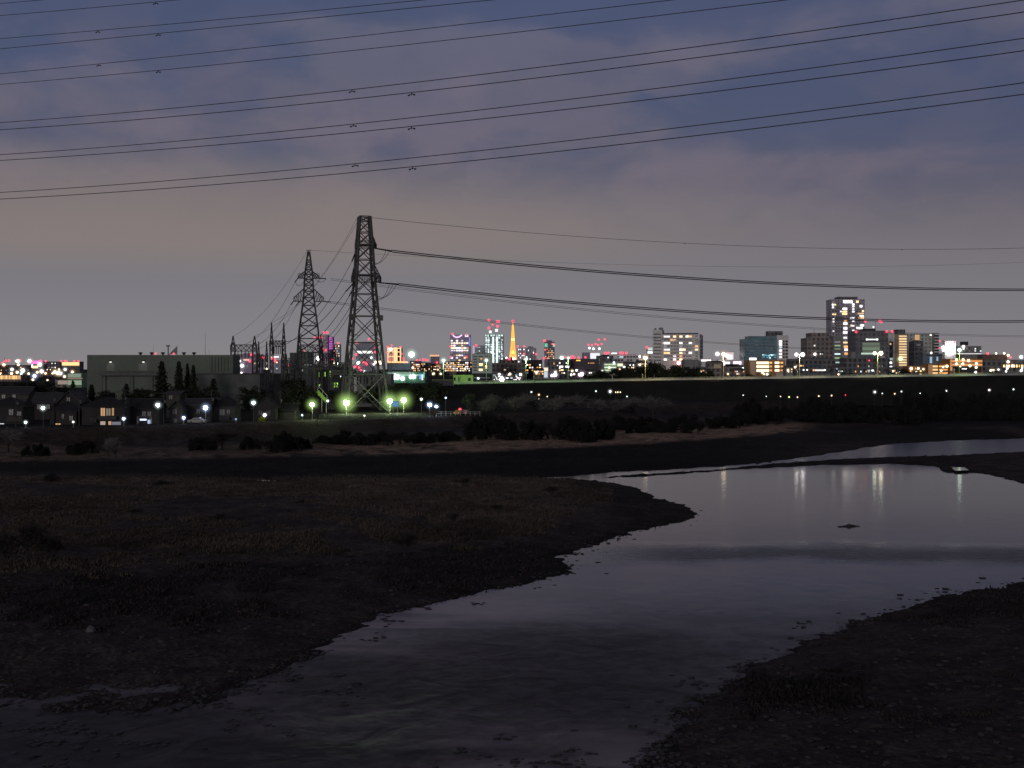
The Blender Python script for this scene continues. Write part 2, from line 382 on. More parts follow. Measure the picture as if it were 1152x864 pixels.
# water: one sheet at z = 0, shown where the bed lies lower
wb = MB(); wb.poly([(-260, 20, 0), (520, 20, 0), (520, 420, 0), (-260, 420, 0)])
m = bpy.data.materials.new('river_water'); m.use_nodes = True; N = NT(m.node_tree); b = N.n['Principled BSDF']
ob = N.new('ShaderNodeTexCoord').outputs['Object']; sp = N.new('ShaderNodeSeparateXYZ', Vector=ob)
def vmap(rz, s): 
    n = N.new('ShaderNodeMapping', vector_type='POINT'); N.l.new(ob, n.inputs[0]); n.inputs['Rotation'].default_value = (0, 0, rz); n.inputs['Scale'].default_value = s; return n.outputs[0]
Xs, Ys = sp.outputs['X'], sp.outputs['Y']
iso = vmap(R(-24), (.36, .30, 1)); iso2 = vmap(R(-20), (.85, .75, 1)); fine = vmap(R(-8), (1.1, 1.7, 1)); long_ = vmap(R(-24), (.035, .22, 1))
w1 = N.noise(iso, 1.0, 3, .5, .5); w2 = N.noise(iso2, 1.0, 4, .55, .4); w3 = N.noise(fine, 1.0, 3, .6, .4); w4 = N.noise(long_, 1.0, 4, .55, .8)
big = N.noise(vmap(R(-30), (.03, .06, 1)), 1.0, 3, .5, .8)
rifc = N.math('ADD', Ys, N.math('MULTIPLY', N.math('SUBTRACT', N.noise(vmap(0, (.05, .05, 1)), 1.0, 4), .5), 16))
rif = N.math('MULTIPLY', N.smooth(rifc, 124, 130), N.math('SUBTRACT', 1.0, N.smooth(rifc, 133, 143)))
rif = N.math('MULTIPLY', rif, N.smooth(Xs, 2, 18))
near = N.math('SUBTRACT', 1.0, N.smooth(Ys, 78, 126))
def spot(x0, y0, rx, ry):
    u = N.math('DIVIDE', N.math('SUBTRACT', Xs, x0), rx); v = N.math('DIVIDE', N.math('SUBTRACT', Ys, y0), ry)
    return N.math('SUBTRACT', 1.0, N.smooth(N.math('ADD', N.math('MULTIPLY', u, u), N.math('MULTIPLY', v, v)), .1, 1.5))
dim_patch = N.math('MAXIMUM', N.math('MAXIMUM', spot(-2, 75, 15, 13), spot(3, 88, 11, 11)), spot(-19, 65, 19, 11))  # placed patches where the water's reflection is dimmed in the material
dim_patch = N.math('MULTIPLY', dim_patch, N.smooth(N.math('ADD', big, N.math('MULTIPLY', w1, .6)), .42, .80))
lite = N.math('MULTIPLY', N.math('MAXIMUM', spot(1.5, 64, 6, 5), N.math('MULTIPLY', spot(-7, 97, 15, 12), .9)), N.smooth(w4, .3, .6))
rough_ = N.math('ADD', .085, N.math('ADD', N.math('MULTIPLY', near, .36), N.math('MULTIPLY', rif, .2)))
rough_ = N.math('ADD', rough_, N.math('MULTIPLY', N.smooth(Ys, 232, 262), .16))
N.put(b.inputs['Roughness'], rough_); b.inputs['IOR'].default_value = 1.33; b.inputs['Specular Tint'].default_value = (1, .93, .92, 1)
streak = N.math('MULTIPLY', near, N.smooth(N.math('ADD', N.math('MULTIPLY', w4, .45), N.math('ADD', N.math('MULTIPLY', w1, .35), N.math('MULTIPLY', w2, .3))), .47, .64))
foam_sheen = N.math('ADD', N.math('MULTIPLY', streak, .38), N.math('MULTIPLY', lite, .9), clamp=True)  # pale foam streaks, with water sheen painted into the base colour
foam_sheen = N.math('MULTIPLY', foam_sheen, N.math('SUBTRACT', 1.0, N.math('MULTIPLY', dim_patch, .9)))
N.put(b.inputs['Base Color'], N.mix(foam_sheen, (.034, .030, .031, 1), (.33, .29, .305, 1)))
mott = N.math('MULTIPLY', near, N.math('SUBTRACT', 1.0, N.smooth(N.math('ADD', N.math('MULTIPLY', w1, .55), N.math('MULTIPLY', w2, .45)), .34, .66)))
rifm = N.math('MULTIPLY', rif, N.smooth(N.math('ADD', N.math('MULTIPLY', w3, .5), N.math('MULTIPLY', w2, .5)), .38, .56))
N.put(b.inputs['Specular IOR Level'], N.math('MAXIMUM', .10, N.math('SUBTRACT', N.math('SUBTRACT', .5, N.math('MULTIPLY', mott, N.math('ADD', .14, N.math('MULTIPLY', dim_patch, .13)))), N.math('ADD', N.math('MULTIPLY', dim_patch, .27), N.math('MULTIPLY', rifm, .30)))))
h1 = N.math('MULTIPLY', w1, N.math('ADD', .010, N.math('ADD', N.math('MULTIPLY', near, .10), N.math('MULTIPLY', dim_patch, .06))))
h2 = N.math('MULTIPLY', w2, N.math('ADD', .003, N.math('ADD', N.math('MULTIPLY', near, .022), N.math('MULTIPLY', rif, .05))))
h3 = N.math('MULTIPLY', w3, N.math('ADD', .003, N.math('MULTIPLY', rif, .08)))
bp = N.new('ShaderNodeBump', Strength=1.0, Distance=1.0, Height=N.math('ADD', h1, N.math('ADD', h2, h3))); N.l.new(bp.outputs[0], b.inputs['Normal'])
water = wb.build('river_water', m); tag(water, kind='structure')
m2 = mat('puddle_water', (.02, .02, .021), .05, .2); q_ = m2.node_tree.nodes['Principled BSDF']; q_.inputs['IOR'].default_value = 1.33
for P_, h_ in ((PUD1, .33), (PUD2, 1.08)):
    pb = MB(); c0 = P_.mean(0); pb.poly([((p[0]-c0[0])*1.15+c0[0], (p[1]-c0[1])*1.5+c0[1], h_) for p in P_]); tag(pb.build('puddle_water', m2), kind='structure')

def cD(px):                                                     # distance of the levee crest seen at this column
    return 13*F/(np.interp(px, [-300, 0, 140, 250, 340, 450, 530, 560], [492.5, 485, 480.5, 476.8, 474, 470.3, 467.8, 466.8])-HY)
# stones along the shore: what nobody could count, one mesh
def stones(name, n, cond, rmin, rmax, c, seed):
    r = np.random.default_rng(seed); V = []; Q = []; got = 0
    base = np.array([(a, b_, c_) for a in (-1, 1) for b_ in (-1, 1) for c_ in (-1, 1)], float)/1.5
    fq = np.array([(0, 1, 3, 2), (4, 6, 7, 5), (0, 4, 5, 1), (2, 3, 7, 6), (0, 2, 6, 4), (1, 5, 7, 3)])
    py = r.uniform(535, 1000, 40*n); px = r.uniform(-250, 1400, 40*n)
    y = HC*F/(py-HY); x = (px-CX)/F*y; zt, s, lv = terrain(x, y); ok = cond(x, y, zt, s, r)
    x, y, zt = x[ok][:n], y[ok][:n], zt[ok][:n]; k = len(x)
    R_ = rmin+(rmax-rmin)*r.random(k)**6
    sc = R_[:, None, None]*np.array([1.25, 1.25, .55])*(1+.55*(r.random((k, 8, 1))-.5)); t = r.random(k)*6.28
    pts = base[None]*sc; ca_, sa_ = np.cos(t)[:, None], np.sin(t)[:, None]
    pts = np.stack([pts[..., 0]*ca_-pts[..., 1]*sa_, pts[..., 0]*sa_+pts[..., 1]*ca_, pts[..., 2]], -1)
    pts += np.stack([x, y, np.maximum(zt, -.05)+R_*.12], -1)[:, None]
    Q = (fq[None]+np.arange(k)[:, None, None]*8).reshape(-1, 4)
    o = bpy.data.objects.new(name, mesh_np(name, pts.reshape(-1, 3), Q, c)); col.objects.link(o); return tag(o, kind='stuff')
M_stone = mat('river_stone', (.042, .037, .036), .9, .5, .8)
M_wet = mat('wet_stone', (.026, .024, .025), .6, .5, .8)
stones('shore_gravel', 9000, lambda x, y, zt, s, r: (zt < .12) & (zt > -.10) & (np.abs(s) < 9) & (r.random(len(x)) < .5) & (fbm(x, y, .5, 71, 3) > -.12), .03, .17, M_wet, 5)
stones('bank_pebbles', 9000, lambda x, y, zt, s, r: (s > .5) & (s < 45) & (y < 150) & (zt > .05), .03, .20, M_stone, 6)

stones('shallow_stones', 2600, lambda x, y, zt, s, r: (zt < -.01) & (zt > -.34) & (s > -9) & (y < 200) & (fbm(x, y, .45, 81, 4) > .09), .08, .22, M_wet, 15)
# dry grass
def grass(name, n, cond, h0, h1, m, seed):
    r = np.random.default_rng(seed); py = r.uniform(474, 830, n*12); px = r.uniform(-250, 1400, n*12)
    y = HC*F/(py-HY)*(.92+.0*px); x = (px-CX)/F*y; zt, s, lv = terrain(x, y)
    ok = cond(x, y, zt, s, lv, px, HY+(HC-zt)/y*F, r); x, y, zt = x[ok][:n], y[ok][:n], zt[ok][:n]; k = len(x)
    nb = 5; X = np.repeat(x, nb)+r.normal(0, .28, k*nb); Y = np.repeat(y, nb)+r.normal(0, .28, k*nb); Z = np.repeat(zt, nb)-.03
    h = np.repeat(h0+(h1-h0)*r.random(k), nb)*(.6+.6*r.random(k*nb)); t = r.random(k*nb)*6.28; w = .05+.07*r.random(k*nb)
    dx, dy = np.cos(t)*w, np.sin(t)*w; lx, ly = r.normal(0, .3, k*nb)*h, r.normal(0, .3, k*nb)*h
    V = np.stack([np.stack([X-dx, Y-dy, Z], -1), np.stack([X+dx, Y+dy, Z], -1), np.stack([X+lx, Y+ly, Z+h], -1)], 1).reshape(-1, 3)
    o = bpy.data.objects.new(name, mesh_np(name, V, np.arange(k*nb*3).reshape(-1, 3), m)); col.objects.link(o); return tag(o, kind='stuff')
M_dry = mat('dry_grass_blade', (.072, .056, .045), .95, .45, .06)
M_scrub = mat('dark_weed_blade', (.026, .022, .019), .95, .4, .1)
def c_mead(x, y, zt, s, lv, px, py, r):
    nn = fbm(x, y, .05, 51, 5)+fbm(x, y, .3, 61, 4)*.45
    lo = ip(px, [(-300, 640), (0, 640), (150, 635), (300, 625), (450, 612), (600, 600), (690, 560)])
    return (py > 535) & (py < lo+nn*60) & (s > 5) & (px < 690) & (nn > -.10) & (zt > .2)
grass('dry_meadow_grass', 18000, c_mead, .12, .42, M_dry, 8)
def c_scr(x, y, zt, s, lv, px, py, r):
    nn = fbm(x, y, .05, 51, 5)+fbm(x, y, .3, 61, 4)*.4
    return (s > 1.0) & (s < 60) & (nn > .05) & (zt > .1) & ((py > 600) | (px > 640) | (py < 537)) & (lv > 10)
grass('bank_weeds', 7000, c_scr, .08, .32, M_scrub, 9)
def c_tuft(x, y, zt, s, lv, px, py, r): return (lv > 0) & (lv < 60) & (py < 536) & (px < 930) & (r.random(len(x)) < .4)
grass('levee_grass', 6000, c_tuft, .10, .3, mat('levee_grass_blade', (.10, .075, .052), .95, .4, .06), 10)
# ------------------------------------------------------------------ lamps
COL = dict(white=(1, .93, .88), cool=(.78, 1, .97), blue=(.42, .58, 1), green=(.62, 1, .28), lime=(.85, 1, .25), warm=(1, .72, .38), orange=(1, .45, .12), red=(1, .04, .09), pink=(1, .75, .95), mint=(.62, 1, .74), cream=(.95, 1, .62), mint2=(.72, 1, .80))
def bulb(parent, colour, px_r, D, L, halo, sampled, loc=(0, 0, 0), name='bulb', gk=1.15):
    c = COL[colour]; r = px_r*D/F
    m = emit('bulb_%s_%g_%d' % (colour, L, sampled), tuple(.35+.65*x for x in c) if L > 3 else c, L, sampled)
    o = inst(name, unit('ball', m), parent, loc, (r, r, r))
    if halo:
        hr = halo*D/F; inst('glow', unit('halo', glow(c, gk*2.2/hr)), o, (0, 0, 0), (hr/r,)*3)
    return o
def street_lamp(label, px, py, D, zb, colour, L=30, core=1.6, halo=4.5, style='post', group=None, sampled=True, gk=1.15, cat='street lamp', name='street_lamp', pole=None):
    if zb == 5 and 290 < D < 405 and px < 545 and py > 440: D = float(max(D, cD(px)+7))
    top = zat(py, D); x = (px-CX)/F*D; h = max(top-zb, .6); k = D/F; w = max(.10, .55*k)
    t = thing(name, label, cat, (x, D+.4*k, zb), 0, group)
    MB().lathe([(w*.75, 0), (w*.6, h*.04), (w*.5, h*.1), (w*.36, h*.97)], 8).build('pole', pole or (M_pole if h < 4 else M_post), t)
    r = core*k
    if style == 'double':
        MB().bar((-7*k*.5-.2, 0, h-.1), (7*k*.5+.2, 0, h-.1), w*.5).build('arm', M_pole, t)
        for s in (-1, 1):
            b = MB(); b.box(s*3.5*k-1.6*k, s*3.5*k+1.6*k, -.35, .35, h, h+.28); b.build('lamp_head', M_pole, t)
            bulb(t, colour, core*(1 if s > 0 else .8), D, L, halo*(1 if s > 0 else .8), sampled, (s*3.5*k, -.5*k, h-.1-r*.5), gk=gk)
    else:
        MB().tube([(0, 0, h*.95), (0, -.25*k, h), (0, -.8*k, h+.08)], w*.25).build('arm', M_pole, t)
        MB().lathe([(r*.5, h+r*.75), (r*1.15, h+r*.8), (r*.8, h+r*1.05), (.05, h+r*1.15)], 10, 0, -.9*k).build('lamp_head', M_pole, t)
        bulb(t, colour, core, D, L, halo*1.4, sampled, (0, -.9*k, h), gk=gk)
    return t

# ------------------------------------------------------------------ transmission pylons
def lattice(root, secs, legw, bw, mleg=M_steel, legname='leg', dense=1.0):
    for sx_, sy_ in ((-1, -1), (1, -1), (1, 1), (-1, 1)):
        b = MB()
        for (z0, h0), (z1, h1) in zip(secs, secs[1:]): b.bar((sx_*h0, sy_*h0, z0), (sx_*h1, sy_*h1, z1), legw)
        b.build(legname, mleg, root)
    b = MB(); hw = lambda zz: np.interp(zz, [s[0] for s in secs], [s[1] for s in secs])
    zt = secs[0][0]; ztop = secs[-1][0]; lv = [zt]
    while lv[-1] < ztop-1e-3: lv.append(min(ztop, lv[-1]+max(1.7, 1.03*2*hw(lv[-1])*dense)))
    if len(lv) > 2 and lv[-1]-lv[-2] < 1.2: lv.pop(-2)
    for z0, z1 in zip(lv, lv[1:]):
        a, c = hw(z0), hw(z1)
        for i in range(4):
            u = [(-1, -1), (1, -1), (1, 1), (-1, 1)][i]; v = [(1, -1), (1, 1), (-1, 1), (-1, -1)][i]
            b.bar((u[0]*a, u[1]*a, z0), (v[0]*c, v[1]*c, z1), bw); b.bar((v[0]*a, v[1]*a, z0), (u[0]*c, u[1]*c, z1), bw)
            b.bar((u[0]*c, u[1]*c, z1), (v[0]*c, v[1]*c, z1), bw)
            if a > 3:
                zm = (z0+z1)/2; mw = (a+c)/2; g_ = lambda p, q, f: tuple(p[j]*(1-f)+q[j]*f for j in range(3))
                for p, q in (((u[0]*a, u[1]*a, z0), (v[0]*c, v[1]*c, z1)), ((v[0]*a, v[1]*a, z0), (u[0]*c, u[1]*c, z1))):
                    pt = g_(p, q, .25); leg = u if p[0] == u[0]*a and p[1] == u[1]*a else v; zz = pt[2]+(z1-z0)*.06
                    b.bar(pt, (leg[0]*hw(zz), leg[1]*hw(zz), zz), bw*.7)
    b.build('bracing', M_steel, root); return hw
def arm_mb(hw, z0, ln, rise, side, w, bw, along=(1, 0)):
    # tapered lattice arm out to one side; 'along' is the unit direction in the tower's own axes
    b = MB(); ax, ay = along; a = hw(z0); pts0 = []
    nx, ny = -ay, ax
    for s in (-1, 1):
        pts0.append((ax*a*side+nx*a*s, ay*a*side+ny*a*s))
    tip = lambda s: (ax*ln*side+nx*.5*s, ay*ln*side+ny*.5*s)
    for s, p in zip((-1, 1), pts0):
        t = tip(s); b.bar((*p, z0), (*t, z0), w); b.bar((*p, z0+rise), (*t, z0+rise*.28), w); b.bar((*t, z0), (*t, z0+rise*.28), w)
        n = 4; pr = None
        for i in range(n+1):
            f = i/n; lo = (p[0]*(1-f)+t[0]*f, p[1]*(1-f)+t[1]*f, z0); up = (lo[0], lo[1], z0+rise*(1-f)+rise*.28*f)
            if i: b.bar(pr[0], up, bw); b.bar(lo, up, bw)
            pr = (lo, up)
    for i in range(5):
        f = i/4; q = [tuple(pts0[j][k_]*(1-f)+tip((-1, 1)[j])[k_]*f for k_ in (0, 1)) for j in (0, 1)]
        b.bar((*q[0], z0), (*q[1], z0), bw)
    return b
def cat_pts(a, b, sag, n=24, t0=0, t1=1):
    a, b = Vector(a), Vector(b); return [a.lerp(b, t)-Vector((0, 0, sag*4*t*(1-t))) for t in [t0+(t1-t0)*i/n for i in range(n+1)]]

# the tall pylon
DP = 415.0; pz = 5.0; px0 = (410-CX)/F*DP
py_ = thing('transmission_pylon', 'tallest dark lattice pylon, its feet among bright green lamps', 'pylon', (px0, DP, pz), R(16))
hs = lambda y: zat(y, DP)-pz
secsA = [(0, 6.3), (hs(316), 2.75), (hs(272), 2.1), (hs(243.5), 1.55)]
hwA = lattice(py_, secsA, .56, .25, dense=.88)
for yy_, ln, rise in ((279, 3.6, 3.4), (317, 5.0, 4.6)):
    for s in (-1, 1):
        b = arm_mb(hwA, hs(yy_), ln if s > 0 else ln*.78, rise, s, .24, .15); b.build('cross_arm', M_steel, py_)
    b = MB(); a = hwA(hs(yy_))+.25
    for zz in (0, 1.0, 2.1):
        for i in range(4):
            u = [(-1, -1), (1, -1), (1, 1), (-1, 1)][i]; v = [(1, -1), (1, 1), (-1, 1), (-1, -1)][i]
            b.bar((u[0]*a, u[1]*a, hs(yy_)+zz), (v[0]*a, v[1]*a, hs(yy_)+zz), .15)
    for i in range(13):
        x_ = -a+2*a*i/12; b.bar((x_, -a, hs(yy_)), (x_, -a, hs(yy_)+2.1), .08); b.bar((x_, a, hs(yy_)), (x_, a, hs(yy_)+2.1), .08)
    b.build('platform', M_steel, py_)
for s in (-1, 1): MB().box(s*4.3-.6, s*4.3+.6, -4.6, -3.5, hs(361), hs(355)).build('junction_box', M_steel, py_)
MWp = Matrix.Translation((px0, DP, pz)) @ Matrix.Rotation(R(16), 4, 'Z')
def to_local(p): return MWp.inverted() @ Vector(p)
# strain insulators with their jumper loops
for yy_, x0_, x1_, y1 in ((279, 420, 441, 282.6), (318, 426, 449, 320)):
    for dy in (-.9, .9):
        a = Vector(P(x0_, yy_, DP+dy)); c = Vector(P(x1_, y1+dy*.4, DP+dy)); b = MB()
        b.tube([to_local(a.lerp(c, i/20)) for i in range(21)], [.28 if i % 2 else .13 for i in range(21)], 6); b.build('insulator', M_insul, py_)
    for k_, dd in enumerate((0, .5, 1.0)[:2 if yy_ < 300 else 3]):
        a = P(x1_-3-4*k_, y1+.3, DP-.5); c = P(x0_-4, yy_+13+2*k_, DP-.5)
        q = [to_local(Vector(a).lerp(Vector(c), t)+Vector((0, 0, -2.2*4*t*(1-t)))) for t in [i/10 for i in range(11)]]
        b = MB(); b.tube(q, .075, 5); b.build('jumper_cable', M_wire, py_)
for (xa, ya, xb, yb) in ((399, 286, 396, 294), (398, 318, 389, 328), (399, 321, 393, 333)):
    a = Vector(P(xa, ya, DP)); c = Vector(P(xb, yb, DP+6)); b = MB(); b.tube([to_local(a.lerp(c, i/12)) for i in range(13)], [.26 if i % 2 else .12 for i in range(13)], 6); b.build('insulator', M_insul, py_)

# the slender pylon behind
DQ = 480.0; qx = (347.3-CX)/F*DQ; h2 = lambda y: zat(y, DQ)-pz
p2 = thing('transmission_pylon', 'slender pylon with two pairs of short arms and a pointed top', 'pylon', (qx, DQ, pz), R(8))
secsB = [(0, 5.4), (h2(372), 3.3), (h2(336), 1.8), (h2(309), 1.35), (h2(283), .28)]
hwB = lattice(p2, secsB, .42, .23, dense=.62)
for yy_, ln, rise in ((313, 3.7, 2.3), (339, 5.2, 4.2)):
    for s in (-1, 1): arm_mb(hwB, h2(yy_), ln, rise, s, .22, .15).build('cross_arm', M_steel, p2)
    b = MB()
    for s in (-1, 1):
        b = MB()
        for i in range(5): b.bar((s*(ln-1.6+.4*i), -.6, h2(yy_)), (s*(ln-1.6+.4*i), -.6, h2(yy_)+1.6), .1)
        b.bar((s*(ln-1.6), -.6, h2(yy_)+1.6), (s*ln, -.6, h2(yy_)+1.6), .14)
        b.build('platform', M_steel, p2)
MB().bar((-.9, 0, h2(281.5)), (.9, 0, h2(281.5)), .25).build('peak_bar', M_steel, p2)
MWq = (Matrix.Translation((qx, DQ, pz)) @ Matrix.Rotation(R(8), 4, 'Z')).inverted()
for (xa, ya, xb, yb) in ((336, 312, 332, 317), (358, 313, 367, 313.5), (331, 338, 327, 343), (337, 339, 333, 344), (364, 339, 372, 340), (361, 340, 356, 345)):
    a = Vector(P(xa, ya, DQ)); c = Vector(P(xb, yb, DQ-1)); b = MB(); b.tube([MWq @ a.lerp(c, i/12) for i in range(13)], [.26 if i % 2 else .12 for i in range(13)], 6); b.build('insulator', M_insul, p2)
for (xa, ya, xb, yb) in ((367, 313.5, 353, 311), (332, 317, 342, 316)):
    a = Vector(P(xa, ya, DQ)); c = Vector(P(xb, yb, DQ)); b = MB(); b.tube([MWq @ p for p in cat_pts(a, c, 1.6, 8)], .08, 5); b.build('jumper_cable', M_wire, p2)

# switchyard gantries: two lattice columns, a lattice beam, peaks
def gantry(label, x0, x1, ypk, yb0, yb1, D, zb=5.0, w=1.0, rz=0, strings=True):
    xc = (x0+x1)/2; hwid = (x1-x0)/2*D/F; t = thing('switchyard_gantry', label, 'gantry', ((xc-CX)/F*D, D, zb), rz)
    zz = lambda y: zat(y, D)-zb
    for s in (-1, 1):
        b = MB(); pr = None; ztop = zz(ypk); n = max(6, int(ztop/2.0))
        wv = lambda h: w*.75*(1.0 if h < zz(yb0) else max(.10, .72*(1.0-(h-zz(yb0))/(ztop-zz(yb0)+.01))))
        L = [ztop*i/n for i in range(n+1)]
        for z0, z1 in zip(L, L[1:]):
            a, c = wv(z0), wv(z1)
            cs = [(-1, -1), (1, -1), (1, 1), (-1, 1)]
            for i in range(4):
                u, v = cs[i], cs[(i+1) % 4]
                b.bar((s*hwid+u[0]*a, u[1]*a, z0), (s*hwid+u[0]*c, u[1]*c, z1), .22)
                b.bar((s*hwid+u[0]*a, u[1]*a, z0), (s*hwid+v[0]*c, v[1]*c, z1), .12)
                b.bar((s*hwid+v[0]*a, v[1]*a, z0), (s*hwid+u[0]*c, u[1]*c, z1), .12)
        b.build('column', M_steel, t)
    b = MB(); za, zc = zz(yb1), zz(yb0); n = max(5, int(2*hwid/1.6)); e = hwid+w*.9
    for y_ in (-.8, .8):
        b.bar((-e, y_, za), (e, y_, za), .26); b.bar((-e, y_, zc), (e, y_, zc), .26)
        for i in range(n):
            xa, xb = -e+2*e*i/n, -e+2*e*(i+1)/n
            b.bar((xa, y_, za), (xb, y_, zc), .13); b.bar((xa, y_, zc), (xb, y_, za), .13); b.bar((xa, y_, za), (xa, y_, zc), .1)
    b.build('beam', M_steel, t)
    if strings:
        for i in range(6):
            xs = -hwid+2*hwid*(i+.5)/6; b = MB(); b.tube([(xs, -.8, za-.15*j) for j in range(18)], [.2 if j % 2 else .1 for j in range(18)], 6); b.build('insulator', M_insul, t)
    return t
gantry('wide low gantry with two peaks beside the long green hall', 262.2, 286.4, 378, 388, 395, 500)
gantry('tall narrow gantry standing just before the slender pylon', 305.5, 319.2, 363, 383.5, 390, 470, w=.75)
gantry('dark steel gantry behind the slender pylon by the grey block', 337, 361, 376, 388, 396, 520, w=.8)
gantry('thin gantry between the low gantry and the narrow gantry', 291, 300, 384, 400, 406, 540, w=.6)
gantry('wide gantry far back behind the broad round tree', 318, 338, 392, 403, 408, 560, w=.7)
gantry('lattice frame standing left of the grey green block', 322, 332, 398, 410, 415, 470, w=.6)
gantry('lattice frame close beside the tall pylon leg', 380, 392, 398, 408, 413, 470, w=.7)
gantry('low lattice frame inside the tall pylon legs', 396, 420, 412, 418, 424, 450, w=.6)
gantry('tall frame behind the slender pylon on its right', 362, 376, 388, 398, 403, 500, w=.7)
gantry('green lit frame in the switchyard near the tall pylon', 356, 372, 404, 410, 415, 440, w=.8)
gantry('small green lit frame at the tall pylon with low crossbeam', 374, 386, 409, 417, 421, 435, w=.6)

# ------------------------------------------------------------------ overhead lines
def line3(label, p0, p1, p2, D0, D2, r, t0=-.35, t1=1.35, dampers=(), group=None, bundle=None, spacers=0, name='power_line', wm=None):
    A_, C_ = P(*p0, D0), P(*p2, D2)
    k = (p1[0]-CX)/F; s = (k*A_.y-A_.x)/((C_.x-A_.x)-k*(C_.y-A_.y)); Y1 = A_.y+s*(C_.y-A_.y); z1 = zat(p1[1], Y1)
    c2 = ((z1-A_.z)-(C_.z-A_.z)*s)/(s*s-s) if abs(s*s-s) > 1e-6 else 0
    def at(t): return Vector((A_.x+(C_.x-A_.x)*t, A_.y+(C_.y-A_.y)*t, A_.z+(C_.z-A_.z-c2)*t+c2*t*t))
    mid = at(t0); o = thing(name, label, 'power line', mid, 0, group)
    offs = bundle or [(0, 0)]
    for oy, oz in offs:
        b = MB(); b.tube([at(t0+(t1-t0)*i/60)-mid+Vector((0, oy, oz)) for i in range(61)], r, 6); b.build('cable', wm or M_wire, o)
    for xd in dampers:
        lo, hi_ = -1.0, 2.0
        for _ in range(50):
            m_ = (lo+hi_)/2; q = at(m_); xx = CX+q.x/q.y*F
            if xx < xd: lo = m_
            else: hi_ = m_
        q = at(lo)-mid; u = (at(lo+.01)-at(lo)).normalized(); b = MB(); s_ = r*1.0
        b.bar(q+Vector((0, 0, s_)), q-Vector((0, 0, .22)), .07); b.tube([q-u*.28-Vector((0, 0, .20)), q-Vector((0, 0, .12)), q+u*.28-Vector((0, 0, .20))], .03, 5)
        for e in (-1, 1): b.bar(q+u*.20*e-Vector((0, 0, .20)), q+u*.36*e-Vector((0, 0, .22)), .13, 6)
        b.build('damper', M_dark, o)
    for i in range(spacers):
        t = (i+.5)/spacers; q = at(t)-mid; b = MB(); ys = [o_[0] for o_ in offs]; zs = [o_[1] for o_ in offs]
        b.box(q.x-.16, q.x+.16, q.y+min(ys)-.06, q.y+max(ys)+.06, q.z+min(zs)-.16, q.z+max(zs)+.16); b.build('spacer', M_dark, o)
    return o
NEAR = [
 ('short cable clipping the very top corner of the sky', (0, 4), (90, -4), (1152, -140), ()),
 ('high cable with a damper at the top edge, second from above', (0, 17.5), (175, 2.2), (1152, -112), (175,)),
 ('third cable from above with a damper near the sky corner', (0, 43.5), (225, 24), (1152, -72), (110,)),
 ('fourth cable from above, partner just below with its damper', (0, 55), (340, 21.5), (1152, -62), (178,)),
 ('fifth cable from above leaving the top edge past the middle', (0, 83), (400, 41), (1152, -48), (111,)),
 ('sixth cable from above leaving the top edge far along', (0, 95), (500, 45.5), (1152, -34), (178,)),
 ('upper cable of the top full width pair across the sky', (0, 138), (576, 79.5), (1152, 0), (396,)),
 ('lower cable of the top full width pair across the sky', (0, 146), (576, 91), (1152, 13.5), (463,)),
 ('upper cable of the middle full width pair across the sky', (0, 174), (576, 119.5), (1152, 43), (397.5,)),
 ('lower cable of the middle full width pair across the sky', (0, 180.5), (576, 130), (1152, 57), (463,)),
 ('upper cable of the lowest full width pair above the skyline', (0, 216.5), (576, 165.5), (1152, 93), (399.5,)),
 ('lower cable of the lowest full width pair above the skyline', (0, 224), (576, 176), (1152, 106), (464,))]
for i, (lab, a, b_, c, dm) in enumerate(NEAR):
    k = 1 if i < 6 else 0
    line3(lab, a, b_, c, 150+(i % 2)*(-6)+18*k, 92+(i % 2)*(-3)+6*k, .036 if i > 5 else .033, dampers=dm, group='overhead cables crossing the sky')
B4 = [(-.25, -.26), (.25, -.26), (-.25, .26), (.25, .26)]
line3('thin earth wire running off from the tall pylon tip', (415, 244.5), (760, 273), (1152, 279), 415, 470, .07, 0, 1.5, (770, 1015), 'lines running off from the tall pylon', wm=M_wire2)
line3('upper thick bundled line from the tall pylon arm', (441, 282.6), (760, 312), (1152, 326), 415, 470, .15, 0, 1.5, (), 'lines running off from the tall pylon', B4, 0)
line3('lower thick bundled line from the tall pylon arm', (449, 320), (760, 349.5), (1152, 361.5), 415, 470, .15, 0, 1.5, (), 'lines running off from the tall pylon', B4, 0)
line3('faint bundled line just under the lower thick line', (372, 314), (760, 358), (1152, 378.5), 480, 620, .07, 0, 1.5, (), 'lines running off from the tall pylon', B4[1:3], 0, wm=M_wire2)
line3('lowest faint line sagging down towards the white apartments', (372, 340), (620, 369), (905, 392), 480, 700, .075, 0, 1.4, (), 'lines running off from the tall pylon', B4[1:3], 0, wm=M_wire2)
line3('hair thin wire high above the skyline, barely visible', (350, 281.5), (590, 294), (1152, 295), 480, 620, .045, 0, 1.5, (), 'lines running off from the tall pylon', wm=M_wire2)
def span(label, a, Da, b_, Db, sag, r=.06):
    p, q = P(*a, Da), P(*b_, Db); o = thing('power_line', label, 'power line', p, 0, 'lines dropping into the switchyard')
    b = MB(); b.tube([v-p for v in cat_pts(p, q, sag, 24)], r, 5); b.build('cable', M_wire, o); return o
span('line dropping from the tall pylon upper arm past the slender pylon', (396, 294), 421, (320, 388), 470, 4, .08)
span('thick line from the tall pylon lower arm to the narrow gantry', (389, 328), 421, (318, 385), 470, 3.5, .1)
span('second line from the tall pylon lower arm, nearer its leg', (393, 333), 421, (340, 390), 520, 3, .1)
span('steep wire falling from the tall pylon to the switchyard', (397, 340), 418, (352, 391), 520, 2.5, .08)
span('short wire falling from the tall pylon waist to the yard', (394, 352), 418, (358, 392), 520, 2, .08)
span('pale wire from the slender pylon upper arm to the low gantry', (332, 317), 479, (268, 389), 500, 5)
